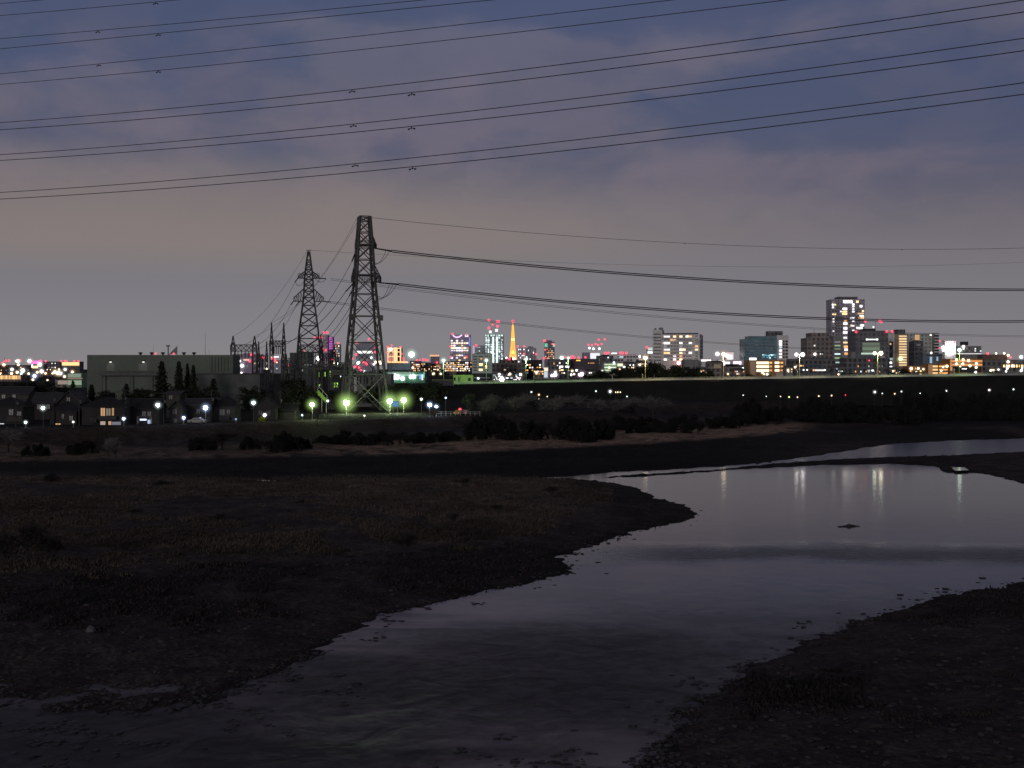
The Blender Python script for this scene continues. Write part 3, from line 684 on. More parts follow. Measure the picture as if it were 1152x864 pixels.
span('pale wire from the slender pylon lower arm to the low gantry', (327, 343), 479, (277, 390), 500, 4)
span('second wire from the slender pylon lower arm to the low gantry', (333, 344), 479, (286, 392), 500, 4)
span('wire from the slender pylon tip to the low gantry peak', (345, 283), 480, (262.5, 378), 500, 4, .045)
span('second wire from the tall pylon tip to the narrow gantry', (402, 245), 415, (305.5, 363), 470, 5, .045)
span('wire from the tall pylon tip to the slender pylon', (402, 250), 415, (286.4, 378), 500, 6, .045)

# ------------------------------------------------------------------ trees
M_bark = mat('tree_bark', (.035, .030, .027), .95, .3, 1.5)
M_leaf = mat('evergreen_leaf', (.022, .027, .018), .9, .6, .35)
M_leaf2 = mat('broad_leaf', (.018, .022, .012), .9, .6, .35)
M_twig = mat('bare_twig', (.15, .147, .135), .95, .35, .4)
M_bush = mat('dark_bush_leaf', (.007, .0072, .006), .9, .6, .4)
def cards(pts, size, r, aspect=1.0):
    k = len(pts); n = r.normal(size=(k, 3)); n /= np.linalg.norm(n, axis=1)[:, None]; u = np.cross(n, r.normal(size=(k, 3))); u /= np.linalg.norm(u, axis=1)[:, None]; v = np.cross(n, u)
    s = size*(.6+.8*r.random((k, 1))); a = u*s; c = v*s*aspect
    return np.stack([pts-a, pts+c*.8, pts+a, pts-c*.8], 1).reshape(-1, 3), np.arange(k*4).reshape(-1, 4)
TREES = {}
def make_tree(kind, seed, lm):
    r = np.random.default_rng(seed); b = MB(); rd = random.Random(seed)
    if kind == 'conifer':                       # unit height 10
        b.tube([(0, 0, 0), (.05, 0, 5), (0, 0, 9.8)], [.22, .13, .02], 7); pts = []
        for i in range(30):
            zz = 1.2+8.6*(i/30)**.95; L = (1-(zz-1.0)/9.2)*2.3*(.65+.6*r.random()); nb = 6
            for j in range(nb):
                t = 2*math.pi*j/nb+i*2.4+r.random()*.5; e = L*(.6+.6*r.random()); f = r.random(int(8+15*(1-i/30)))**.7
                pts.append(np.stack([np.cos(t)*e*f+r.normal(0, .12, len(f)), np.sin(t)*e*f+r.normal(0, .12, len(f)), zz-.35*e*f+r.normal(0, .10, len(f))], -1))
                if i % 3 == 0: b.bar((0, 0, zz), (math.cos(t)*e*.8, math.sin(t)*e*.8, zz-.3*e), .05)
        V, Q = cards(np.concatenate(pts), .20, r)
    elif kind in ('broad', 'bush'):
        H = 10 if kind == 'broad' else 4; pts = []
        if kind == 'broad': b.tube([(0, 0, 0), (.1, .1, 2.0), (0, .2, 4.5)], [.35, .26, .16], 7)
        else: b.tube([(0, 0, -.2), (.1, .1, .8), (0, .2, 1.6)], [.12, .1, .05], 6)
        nl = 26 if kind == 'broad' else 22
        for i in range(nl):
            t = r.random()*6.28
            if kind == 'broad': rr = 3.6*math.sqrt(r.random()); zz = 2.8+6.0*r.random(); rr *= math.sqrt(max(.12, 1-((zz-5.3)/4.6)**2)); rad = .8+1.0*r.random()
            else: rr = 4.4*math.sqrt(r.random()); zz = .5+2.4*r.random()*(1-(rr/5.2)**2); rad = .6+.7*r.random()
            c = np.array([math.cos(t)*rr, math.sin(t)*rr, zz])
            b.tube([(0, .1, zz*.35+.5), tuple(c*.6+np.array([0, 0, .1])), tuple(c)], [.09, .05, .02], 5)
            k = int((150 if kind == 'broad' else 330)*rad); dvec = r.normal(size=(k, 3)); dvec /= np.linalg.norm(dvec, axis=1)[:, None]
            pts.append(c+dvec*rad*(r.random((k, 1))**.45)*np.array([1.15, 1.15, .85]))
        V, Q = cards(np.concatenate(pts), .21 if kind == 'broad' else .13, r)
    else:                                       # bare crown: forking twigs, unit height 10
        tw = []; 
        def grow(p, dv, L, w, lev):
            q = p+dv*L
            (b.bar if lev < 2 else tw_.bar)(tuple(p), tuple(q), w, 4 if lev < 2 else 3, w*.65)
            if lev >= 5: return
            for _ in range(rd.choice((2, 3, 3)) if lev else 5):
                nd = (dv+Vector((rd.gauss(0, .55), rd.gauss(0, .55), rd.gauss(.12, .32)))).normalized(); grow(q-dv*L*rd.random()*.4, nd, L*rd.uniform(.62, .85), w*.62, lev+1)
        tw_ = MB(); grow(Vector((0, 0, 0)), Vector((0, 0, 1)), 2.2, .30, 0)
        tips = np.array(tw_.v)[::6]; tips = tips[tips[:, 2] > 2.5]; k = min(len(tips), 2200)
        for p_ in tips[r.choice(len(tips), k, False)]:
            for _ in range(2):
                dv_ = Vector((r.normal(0, .6), r.normal(0, .6), r.normal(.25, .5))); tw_.bar(tuple(p_), tuple(Vector(p_)+dv_), .06, 3, .03)
        me = tw_.mesh('crown', lm)
        return b.mesh('trunk', M_bark), me
    return b.mesh('trunk', M_bark), mesh_np('crown', V, Q, lm)
VAR = {'conifer': [make_tree('conifer', s, M_leaf) for s in (1, 2, 3)], 'broad': [make_tree('broad', s, M_leaf2) for s in (11, 12, 13)],
       'bush': [make_tree('bush', s, M_bush) for s in (21, 22, 23)], 'bare': [make_tree('bare', s, M_twig) for s in (31, 32, 33, 34)]}
M_scrubtwig = mat('dark_scrub_twig', (.022, .019, .017), .95, .4, .5); VAR['scrub'] = [make_tree('bare', s, M_scrubtwig) for s in (41, 42, 43)]
UH = {}; 
for k_, lst in VAR.items():
    for i, (a, c) in enumerate(lst):
        co = np.array([v.co for v in c.vertices]); UH[k_, i] = (co[:, 2].max(), np.abs(co[:, :2]).max())
_tn = [0]
M_leaflit = mat('lamplit_leaf', (.055, .085, .035), .9, .6, .35); _lit = {}  # brighter leaf copy with green lamplight painted into the colour
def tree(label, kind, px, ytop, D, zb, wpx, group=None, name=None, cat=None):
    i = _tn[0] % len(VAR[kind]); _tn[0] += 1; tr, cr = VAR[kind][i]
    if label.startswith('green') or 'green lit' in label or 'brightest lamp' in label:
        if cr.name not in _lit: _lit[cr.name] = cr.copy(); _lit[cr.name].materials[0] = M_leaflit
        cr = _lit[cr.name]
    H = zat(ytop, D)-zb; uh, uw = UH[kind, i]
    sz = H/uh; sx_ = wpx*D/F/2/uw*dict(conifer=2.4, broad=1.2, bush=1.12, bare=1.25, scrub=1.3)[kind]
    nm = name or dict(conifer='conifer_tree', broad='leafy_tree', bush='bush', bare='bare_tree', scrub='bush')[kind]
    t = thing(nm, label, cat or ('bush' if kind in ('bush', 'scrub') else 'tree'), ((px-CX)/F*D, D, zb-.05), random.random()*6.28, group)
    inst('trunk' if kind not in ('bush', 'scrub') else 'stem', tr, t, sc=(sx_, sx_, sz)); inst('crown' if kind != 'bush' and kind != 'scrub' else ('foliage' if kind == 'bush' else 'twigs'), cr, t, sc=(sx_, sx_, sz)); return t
# ------------------------------------------------------------------ buildings
class Bld:
    def __init__(s, label, x0, x1, ytop, D, wall, zb=5.0, depth=None, rz=0, name='building', cat='building', group=None, ybase=None, wmul=1.0, parapet=True):
        s.D = D; s.x0, s.x1 = x0, x1; s.w = (x1-x0)/F*D*wmul; s.zb = zb if ybase is None else zat(ybase, D); s.h = zat(ytop, D)-s.zb; s.k = D/F
        s.dep = depth or min(max(s.w*.7, 8), 40)
        s.r = thing(name, label, cat, ((x0+x1)/2/F*D-CX/F*D, D, s.zb), rz, group)
        b = MB(); b.box(-s.w/2, s.w/2, 0, s.dep, 0, s.h); b.build('wall', wall, s.r)
        if parapet:
            e = .35*s.k; p = MB()
            for q in ((-s.w/2-e*.3, s.w/2+e*.3, -e*.3, e*.4), (-s.w/2-e*.3, s.w/2+e*.3, s.dep-e*.4, s.dep+e*.3), (-s.w/2-e*.3, -s.w/2+e*.4, e*.4, s.dep-e*.4), (s.w/2-e*.4, s.w/2+e*.3, e*.4, s.dep-e*.4)): p.box(*q, s.h-.002*s.k, s.h+e)
            p.build('parapet', wall, s.r)
        s.nw = 0
    def lx(s, px): return ((px-CX)/F*s.D-s.r.location.x)
    def lz(s, py): return zat(py, s.D)-s.zb
    def win(s, x0, x1, y0, y1, m, name='window', t=.12):
        m = WINM.get(m, m) if isinstance(m, str) else m
        return inst(name, unit('pane', m), s.r, ((s.lx(x0)+s.lx(x1))/2, -t*.2, (s.lz(y0)+s.lz(y1))/2), (abs(s.lx(x1)-s.lx(x0)), t, abs(s.lz(y0)-s.lz(y1))))
    def local(s, cx, cz, w, h, m, name='window', t=.12, face='front'):
        m = WINM.get(m, m) if isinstance(m, str) else m
        if face == 'front': return inst(name, unit('pane', m), s.r, (cx, -t*.2, cz), (w, t, h))
        return inst(name, unit('pane', m), s.r, (s.w/2+t*.2, cx, cz), (t, w, h))
    def grid(s, nu, nv, x0, x1, y0, y1, pat, wf=.6, hf=.55, cap=100, rnd=None):
        # pat: string of material keys picked at random per window; '-' leaves plain wall
        rr = random.Random(hash((x0, y0, nu)) & 0xffff)
        for j in range(nv):
            for i in range(nu):
                key = rr.choice(pat)
                if key == '-' or s.nw >= cap: continue
                u0 = x0+(x1-x0)*(i+.5-wf/2)/nu; u1 = x0+(x1-x0)*(i+.5+wf/2)/nu
                v0 = y0+(y1-y0)*(j+.5-hf/2)/nv; v1 = y0+(y1-y0)*(j+.5+hf/2)/nv
                s.win(u0, u1, v0, v1, key); s.nw += 1
    def block(s, x0, x1, y0, y1, m, name='roof_unit', d0=.25, d1=.75):
        b = MB(); b.box(s.lx(x0), s.lx(x1), s.dep*d0, s.dep*d1, s.lz(y1), s.lz(y0)); return b.build(name, m, s.r)
    def ball(s, px, py, r=1.1, colour='red', halo=2.6, name='warning_light', L=None, y=-.5, gk=.9):
        halo *= 1.35 if colour != 'red' else 1.15
        c = COL[colour]; k = s.k; L = L or (2.6 if colour == 'red' else 5.0)
        m = emit('bulb_%s_%g_0' % (colour, L), c if L <= 4 else tuple(.35+.65*x for x in c), L)
        o = inst(name, unit('ball', m), s.r, (s.lx(px), y*k, s.lz(py)), (r*k,)*3)
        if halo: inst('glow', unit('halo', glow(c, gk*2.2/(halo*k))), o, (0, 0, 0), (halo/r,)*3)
        return o
    def mast(s, px, y0, y1, w=.5):
        b = MB(); b.tube([(s.lx(px), s.dep*.5, s.lz(y1)), (s.lx(px), s.dep*.5, s.lz(y0))], [w*s.k*.5, w*s.k*.25], 5); b.build('antenna', M_dark, s.r)

# --- the long green hall of the switchyard
D = 450
b = Bld('long dark green windowless hall with vents and a dish on its flat roof', 98, 262, 399.6, D, M_green, depth=12, name='substation_hall', cat='hall')
p = MB()
for i in range(83):
    x_ = -b.w/2+b.w*(i+.5)/83; p.box(x_-.05, x_+.05, -.06, -.001, .4, b.h-.4)
p.build('cladding_ribs', mat('rib_metal', (.13, .148, .125), .7, .1), b.r); b.r.children[-1]['kind'] = 'stuff'
for vx in (152.5, 165.3, 178, 202, 213.5):
    q = MB(); q.lathe([(.35, b.h), (.35, b.h+.55)], 10, b.lx(vx), 6); q.lathe([(.4, b.h+.5), (.75, b.h+.7), (.75, b.h+.95), (.1, b.h+1.1)], 10, b.lx(vx), 6); q.build('roof_vent', M_dark, b.r)
q = MB(); xx = b.lx(190); q.poly([(xx-1.6, 7, b.h+.5), (xx+1.0, 7, b.h+.5), (xx+1.0, 7, b.h+3.2)]); q.poly([(xx-1.6, 7.3, b.h+.5), (xx+1.0, 7.3, b.h+3.2), (xx+1.0, 7.3, b.h+.5)])
q.bar((xx-1.6, 7.15, b.h), (xx-1.6, 7.15, b.h+.6), .2); q.bar((xx+.9, 7.15, b.h), (xx+.9, 7.15, b.h+.6), .2); q.build('dish_antenna', M_grey, b.r)
q = MB(); q.bar((xx-2.0, 7, b.h), (xx-2.0, 7, b.h+3.2), .3); q.box(xx-2.6, xx-1.4, 6.7, 7.3, b.h+3.0, b.h+3.4); q.build('roof_post', M_dark, b.r)
b.mast(226.3, 374, 399.6, .45); b.mast(167, 386, 399.6, .25); b.mast(231, 393, 399.6, .25)
b.ball(175.3, 397.8, 1.0, halo=2.2); b.ball(195.6, 397.8, 1.0, halo=2.2)
for vx in (124.6, 161.6):
    q = MB(); q.box(b.lx(vx)-.5, b.lx(vx)+.5, -.9, -.05, b.lz(406.3), b.lz(405.5)); q.build('wall_lamp_hood', M_dark, b.r); b.win(vx-.6, vx+.9, 406.9, 407.7, emit('wall_lamp', (1, .95, .85), 1.6), 'wall_lamp', 1.2)
q = MB(); q.box(b.lx(114), b.lx(181), -2.2, -.1, b.lz(422.5), b.lz(420.4))
for i in range(24): x_ = b.lx(114)+(b.lx(181)-b.lx(114))*i/23; q.box(x_-.04, x_+.04, -2.2, -2.12, b.lz(420.4), b.lz(417.4))
q.box(b.lx(114), b.lx(181), -2.22, -2.1, b.lz(417.6), b.lz(417.1))
for vx in (117, 148, 170): q.box(b.lx(vx)-.15, b.lx(vx)+.15, -2.0, -1.7, 0, b.lz(422.5))
q.build('gangway', M_dgrey, b.r)
q = MB(); q.box(b.lx(218), b.lx(298), -9, -.2, 0, b.lz(421)); q.build('annex', M_dgrey, b.r)
q = MB(); q.box(b.lx(217.5), b.lx(298.5), -9.2, -.15, b.lz(421), b.lz(420.2)); q.build('annex_roof', M_dark, b.r)
for i in range(6): b.win(238+i*3.6, 238.5+i*3.6, 402, 418, _mats['rib_metal'], 'pilaster', .5)
b.win(101, 103, 402, 405, M_dgrey, 'vent_panel'); b.win(120, 129, 409, 417, mat('panel_metal', (.19, .21, .19), .7, .1), 'shutter'); b.win(156, 166, 409, 417, _mats['panel_metal'], 'shutter')

b = Bld('tall grey green block behind the slender pylon', 326, 346.5, 397, 530, M_green, depth=16, name='substation_block'); b.grid(5, 3, 327, 346, 400, 420, 'x--d', .3, .4); b.mast(333, 391, 397, .3)
b = Bld('low pale concrete hall lit green behind the tall pylon foot', 388, 440, 421, 470, M_grey, depth=12, name='substation_block'); b.block(398, 402, 423, 444, M_pale, 'wall_pier', -.04, .0); b.block(412, 413, 423, 442, M_dgrey, 'wall_pier', -.04, .0); b.block(390, 425, 419, 421, M_dgrey, 'roof_unit')
b = Bld('dark equipment building with small lime windows in the switchyard', 350, 386, 413, 500, M_dgrey, depth=12, name='substation_block'); b.block(352, 358, 410, 413, M_dark)
Eg = emit('lime_window', (.55, 1, .15), .95, var=.4)
for (u0, u1, v0, v1) in ((357, 359.5, 419, 424), (364.5, 366, 418.5, 423.5), (371, 373.5, 417, 424), (374, 377.5, 430, 436), (378.5, 380, 430.5, 436), (357.5, 361, 432, 434.5)): b.win(u0, u1, v0, v1, Eg)
b.grid(9, 1, 342, 352, 409.8, 411.2, 'd-', .6, .8)
# fence and sloped lit pipe by the tree, lamplight painted into its deck colour
t = thing('inclined_conveyor', 'short sloped yellow green lit gangway beside the round dark tree', 'gangway', P(357, 446, 405)); a = P(357, 440, 405); c = P(367, 451, 405)
q = MB(); q.bar(a-Vector(t.location), c-Vector(t.location), 1.0); q.build('deck', mat('lime_lit_deck', (.22, .34, .06), .7, .2), t)
q = MB(); q.bar(a-Vector(t.location)+Vector((.4, -.4, 1.5)), c-Vector(t.location)+Vector((.4, -.4, 1.5)), .12)
for f in (0, .5, 1): pp = a.lerp(c, f)-Vector(t.location); q.bar(pp, pp+Vector((.4, -.4, 1.5)), .1); q.bar(pp, (pp.x, pp.y, 5-t.location.z), .15)
q.build('handrail', M_pole, t)

# --- houses behind the levee
def house(label, x0, x1, yr, ye, D, wall, roof, zb=5.0, axis='x', wins=(), dep=8, extra=None):
    D = float(max(D, cD((x0+x1)/2)+16)) if zb == 5 else D
    t = thing('house', label, 'house', (((x0+x1)/2-CX)/F*D, D, zb)); w = (x1-x0)/F*D; he = zat(ye, D)-zb; hr = zat(yr, D)-zb; lx = lambda p: (p-CX)/F*D-t.location.x; lz = lambda p: zat(p, D)-zb
    b = MB(); b.box(-w/2, w/2, 0, dep, 0, he)
    if axis == 'y': b.poly([(-w/2, 0, he), (w/2, 0, he), (0, 0, hr)]); b.poly([(-w/2, dep, he), (0, dep, hr), (w/2, dep, he)])
    else: b.poly([(-w/2, 0, he), (-w/2, dep/2, hr), (-w/2, dep, he)]); b.poly([(w/2, 0, he), (w/2, dep, he), (w/2, dep/2, hr)])
    b.build('wall', wall, t); r = MB(); o = .55; th = .18
    if axis == 'hip':
        i = min(w/2-.3, dep/2); V = [(-w/2-o, -o, he), (w/2+o, -o, he), (w/2+o, dep+o, he), (-w/2-o, dep+o, he)]; A_, B_ = (-w/2+i, dep/2, hr), (w/2-i, dep/2, hr)
        r.poly([V[0], V[1], B_, A_]); r.poly([V[1], V[2], B_]); r.poly([V[2], V[3], A_, B_]); r.poly([V[3], V[0], A_]); r.box(-w/2-o, w/2+o, -o, dep+o, he-.15, he-.01)
    elif axis == 'x':
        s_ = (hr-he)/(dep/2)
        r.poly([(-w/2-o, -o, he-o*s_), (w/2+o, -o, he-o*s_), (w/2+o, dep/2, hr+th), (-w/2-o, dep/2, hr+th)]); r.poly([(w/2+o, dep+o, he-o*s_), (-w/2-o, dep+o, he-o*s_), (-w/2-o, dep/2, hr+th), (w/2+o, dep/2, hr+th)])
        r.bar((-w/2-o, dep/2, hr+th), (w/2+o, dep/2, hr+th), .22); r.bar((-w/2-o, -o, he-o*s_), (w/2+o, -o, he-o*s_), .16)
    else:
        s_ = (hr-he)/(w/2)
        r.poly([(-w/2-o, -o, he-o*s_+th), (0, -o, hr+th), (0, dep+o, hr+th), (-w/2-o, dep+o, he-o*s_+th)]); r.poly([(0, -o, hr+th), (w/2+o, -o, he-o*s_+th), (w/2+o, dep+o, he-o*s_+th), (0, dep+o, hr+th)])
        for s in (-1, 1): r.bar((0, -o, hr+th), (s*(w/2+o), -o, he-o*s_+th), .18)
    r.build('roof', roof, t)
    for (a, c, d_, e, m, nm) in wins:
        cx, cz, ww, hh = (lx(a)+lx(c))/2, (lz(d_)+lz(e))/2, abs(lx(c)-lx(a)), abs(lz(d_)-lz(e))
        if nm == 'window':
            f = MB(); g_ = .09
            for q in ((-ww/2-g_, -ww/2, -hh/2-g_, hh/2+g_), (ww/2, ww/2+g_, -hh/2-g_, hh/2+g_), (-ww/2, ww/2, hh/2, hh/2+g_), (-ww/2, ww/2, -hh/2-g_, -hh/2), (-.04, .04, -hh/2, hh/2)): f.box(cx+q[0], cx+q[1], -.12, -.003, cz+q[2], cz+q[3])
            fo = f.build('window', M_wall2, t); inst('pane', unit('pane', WINM.get(m, m) if isinstance(m, str) else m), fo, (cx, -.02, cz), (ww, .05, hh))
        elif nm == 'balcony':
            f = MB(); f.box(lx(a), lx(c), -1.1, -.01, lz(e), lz(e)+.15); f.box(lx(a), lx(c), -1.1, -1.02, lz(e)+.15, lz(d_)); f.build('balcony', m, t)
        else: inst(nm, unit('pane', WINM.get(m, m) if isinstance(m, str) else m), t, (cx, -.03, cz), (ww, .08, hh))
    if extra: extra(t, lx, lz, w, dep, he, hr)
    return t
E_amb = emit('curtain_amber', (1, .50, .14), .42); E_amb2 = emit('curtain_dim', (.9, .6, .25), .10); E_amb3 = emit('porch_glow', (1, .75, .55), .30); E_gar = emit('garage_blue', (.5, .62, 1), .10); E_whites = emit('shop_white', (.85, .93, 1), 1.3)
W_ = 'window'
house('grey hip roofed house with white lit carport at the picture edge', -14, 25.5, 447, 457, 322, M_wall1, M_roof, axis='hip', wins=[(10, 15, 460.5, 467, 'x', W_), (19, 24, 463, 467.5, 'x', W_), (9, 27, 468.5, 474, M_wall2, 'balcony'), (-4, 4.5, 476.5, 483.5, E_whites, 'garage_door'), (-10, -3, 460, 466, 'x', W_)])
house('dark tiled house with pale roof slope behind the first post lamp', 36, 64, 443, 452, 350, M_wall1, M_roof2, wins=[(42, 46, 455, 460, 'x', W_), (52, 56, 455, 460, 'x', W_)])
house('low dark house with small amber kitchen window', 56, 86, 452, 462, 318, M_wall1, M_roof, axis='hip', wins=[(62.5, 68.2, 476.2, 478.2, E_amb, W_), (63, 66, 480, 482, E_amb, 'door'), (69.5, 72, 466, 471, 'x', W_), (78, 82, 468, 473, 'x', W_)])
house('gabled house with pale barge boards above the low dark house', 66, 90, 440.5, 452, 345, M_wall1, M_roof2, axis='y', wins=[(75, 79, 447, 452, 'x', W_)])
house('wide dark roofed house with two amber upstairs windows', 92, 138, 446.5, 457.5, 316, M_wall1, M_roof, axis='hip', wins=[(113.4, 118.3, 459, 467.8, E_amb, W_), (119.5, 124.5, 459.5, 467.5, E_amb2, W_), (126.0, 128.3, 459, 467.5, E_amb, W_), (111, 132, 468, 472, M_dark, 'balcony'), (113, 118.5, 474, 480.5, E_amb3, 'garage_door'), (122, 125.2, 474, 481.5, E_amb, 'door'), (126, 136, 474.5, 481, E_gar, 'garage_door'), (102, 110, 469.5, 475, M_wall2, 'balcony')])
house('unlit dark house behind the glowing bicycle shed', 142, 176, 450, 459, 322, M_wall1, M_roof, wins=[(148, 152, 462, 467, 'x', W_), (160, 164, 463, 468, 'x', W_), (166, 170, 463, 468, 'x', W_)])
house('narrow gabled house beside the lamp with teal glow', 191, 206, 452, 459.5, 316, M_wall2, M_roof, axis='y', wins=[(194, 199, 460, 466, 'x', W_), (195, 199, 471, 476, 'x', 'door')])
house('flat dark house between the gabled house and blue white lamp', 207, 236, 449.5, 455, 335, M_wall1, M_roof2, wins=[(212, 216, 459, 464, 'x', W_), (221, 225, 460, 465, 'x', W_)])
house('brown tiled hip roofed house with grey shuttered front', 240, 264, 446, 457, 318, M_wall2, M_roof, axis='hip', wins=[(247, 253, 460.5, 467, mat('shutter_grey', (.22, .21, .2), .8, .1), W_), (247, 259, 468, 472, M_wall1, 'balcony'), (255, 259, 461, 466, 'x', W_), (236.5, 241, 462, 474, M_wall2, 'side_wall')])
house('dark house with pale gable peak beneath the broad tree', 286, 310, 448, 458, 330, M_wall1, M_roof, axis='y', wins=[(291, 295, 462, 467, 'x', W_), (300, 304, 462, 467, 'x', W_)])
house('low brown house with faint red lit doorway by broad tree', 306, 332, 455, 461, 322, M_wall1, M_roof, wins=[(320, 323.5, 472.3, 474.6, emit('red_door_light', (1, .25, .12), .4), 'door'), (311, 315, 465, 470, 'x', W_)])
house('small block house on top of the rise before the hall', 187, 202, 441, 442.5, 365, M_wall2, M_roof2, wins=[(190, 194, 445, 449, 'x', W_)])
house('low terrace with pale roof before the far orange lights', -12, 32, 436, 442, 380, M_wall2, M_roof2, wins=[(2, 6, 444, 448, 'x', W_), (14, 18, 444, 448, 'x', W_)])
# bicycle shed glow, bicycles not readable: a small lit shelter
t = thing('bicycle_shelter', 'small blue white lit shelter roof beside the levee road', 'shelter', P(161.5, 481, 322)); t.location.z = 5
b = MB(); b.box(-1.6, 1.6, 0, 1.6, 1.75, 1.85); b.build('roof', M_dgrey, t); q = MB()
for s in (-1.5, 1.5): q.bar((s, .1, 0), (s, .1, 1.8), .1); q.bar((s, 1.5, 0), (s, 1.5, 1.8), .1)
q.build('frame', M_pole, t); inst('light_tube', unit('pane', emit('shed_tube', (.6, .72, 1), 2.2)), t, (-.3, .8, 1.0), (1.5, .2, .35)); inst('light_panel', unit('pane', emit('shed_panel', (.5, .62, 1), .7)), t, (1.0, 1.2, .5), (.7, .1, .9))

# utility poles and cables between the houses, cars on the levee road
UP = []
for px, yt, off, lab in ((18, 441, 20, 'utility pole at the hip roofed house near the edge'), (60, 438, 24, 'utility pole between the pale gables and dark house'), (89, 440, 14, 'utility pole at the corner of the amber window house'), (140, 437, 20, 'utility pole beside the unlit dark house'), (184, 440, 14, 'utility pole left of the narrow gabled house'), (238, 438, 16, 'utility pole beside the brown hip roofed house'), (270, 441, 15, 'utility pole right of the brown hip roofed house'), (315, 440, 18, 'utility pole before the broad round tree')):
    D = float(cD(px)+off); h = zat(yt, D)-5; t = thing('utility_pole', lab, 'utility pole', ((px-CX)/F*D, D, 5)); UP.append((Vector(t.location), h))
    MB().lathe([(.17, 0), (.11, h)], 8).build('pole', M_dark, t); q = MB(); q.bar((-.9, 0, h-.5), (.9, 0, h-.5), .1); q.bar((-.7, 0, h-1.3), (.7, 0, h-1.3), .1); q.build('crossarm', M_dark, t)
    q = MB(); q.lathe([(.05, h-2.9), (.24, h-2.85), (.24, h-2.1), (.05, h-2.05)], 8, .35, 0); q.build('transformer', M_dgrey, t)
for i, ((a, ha), (c, hc)) in enumerate(zip(UP, UP[1:])):
    o = thing('service_cable', 'thin cable strung between utility poles over the dark houses', 'cable', a, 0, 'cables strung between the utility poles')
    for dx in (-.7, .7):
        b_ = MB(); b_.tube([v-a for v in cat_pts(a+Vector((dx, 0, ha-.45)), c+Vector((dx, 0, hc-.45)), .5, 12)], .03, 4); b_.build('cable', M_dark, o)
# --- street lamps near the levee
G1 = 'lamps along the levee road'
SL = street_lamp
SL('tall pale blue lamp on a thin pole near the pale gabled roofs', 48.5, 459, 306, 5, 'cool', 22, 1.7, 4.6)
SL('short white post lamp next to the white carport', 29, 475, 302, 5, 'cool', 10, 1.3, 3.2)
SL('short slim glowing white post before the dark roofed house', 82.5, 474.6, 302, 5, 'white', 5, .9, 2.2)
SL('short white post lamp at the corner of the amber window house', 139.3, 471, 302, 5, 'blue', 12, 1.5, 3.6)
SL('teal white lamp above the unlit dark house', 177.8, 455.8, 312, 5, 'cool', 24, 1.9, 5.2)
SL('short blue white post lamp below the narrow gable', 206.7, 470, 302, 5, 'blue', 12, 1.5, 3.8)
SL('vivid blue white lamp with the largest blue halo', 231.3, 458.6, 308, 5, 'blue', 26, 2.4, 6.6)
SL('small teal lamp just before the dark conifers and hip roof', 285.2, 453, 330, 5, 'cool', 22, 1.7, 4.6)
SL('white lamp lighting a yellow green bush on the levee', 297.8, 467, 304, 5, 'white', 16, 1.5, 3.6)
SL('yellow green street lamp beside the broad round tree', 351.2, 455, 325, 5, 'green', 140, 2.3, 8.5)
SL('small white lamp on a short post by the sloped gangway', 368.8, 451, 370, 5, 'cool', 8, 1.0, 2.4)
SL('largest and brightest yellow green lamp at the tall pylon', 389.6, 453, 392, 5, 'green', 170, 3.2, 14, gk=1.2)
SL('yellow green lamp just left of the blue road sign', 438.7, 451.2, 400, 5, 'green', 170, 2.8, 12, gk=1.2)
SL('yellow green lamp just right of the blue road sign', 454.2, 450.2, 400, 5, 'green', 150, 2.7, 12, gk=1.2)
SL('small white lamp high beyond the road sign', 474, 449, 380, 5, 'cool', 9, 1.1, 2.6)
SL('bright blue white floodlight of a close pair on a low post', 483.4, 455.4, 335, 5, 'blue', 30, 2.1, 5.4)
SL('fainter blue white floodlight of a close pair on a low post', 490.8, 457.6, 336, 5, 'blue', 24, 1.7, 4.4)
SL('tiny white post light on the levee under the tall pylon', 410, 467.5, 310, 5, 'white', 3, .8, 1.8)
SL('small dim lamp among the trees beyond the two floodlights', 501.5, 447.5, 400, 5, 'blue', 6, .8, 2.0)
SL('short post with a dim bluish light beside the hip house', 265.5, 471.5, 306, 5, 'blue', 1.2, .7, 1.6)
SL('small pale light low at the round tree foot', 340, 467, 315, 5, 'cool', 3, .8, 2.0)

# blue road sign
t = thing('road_sign', 'blue direction sign on two pale posts between the green lamps', 'road sign', P(445, 470, 374)); t.location.z = 5; k = 374/F
b = MB(); b.box(-4.0*k, 4.0*k, -.05, .05, zat(457.6, 374)-5, zat(451.2, 374)-5); b.build('panel', emit('sign_blue', (.0, .30, .62), .45), t)
b = MB(); b.box(-2.6*k, -1.0*k, -.062, -.054, zat(456, 374)-5, zat(453, 374)-5); b.box(.2*k, 3*k, -.062, -.054, zat(454, 374)-5, zat(453.2, 374)-5); b.box(.2*k, 2.4*k, -.062, -.054, zat(456, 374)-5, zat(455.3, 374)-5); b.build('sign_marks', emit('sign_mark', (.15, .5, .8), .5), t)
b = MB(); b.lathe([(.11, 0), (.10, zat(451.5, 374)-5)], 8, 2.0*k, .18); b.build('post', M_pole, t); b = MB(); b.lathe([(.13, 0), (.12, zat(451.5, 374)-5)], 8, -7.6*k+1.2, .18); b.build('post', M_pole, t)

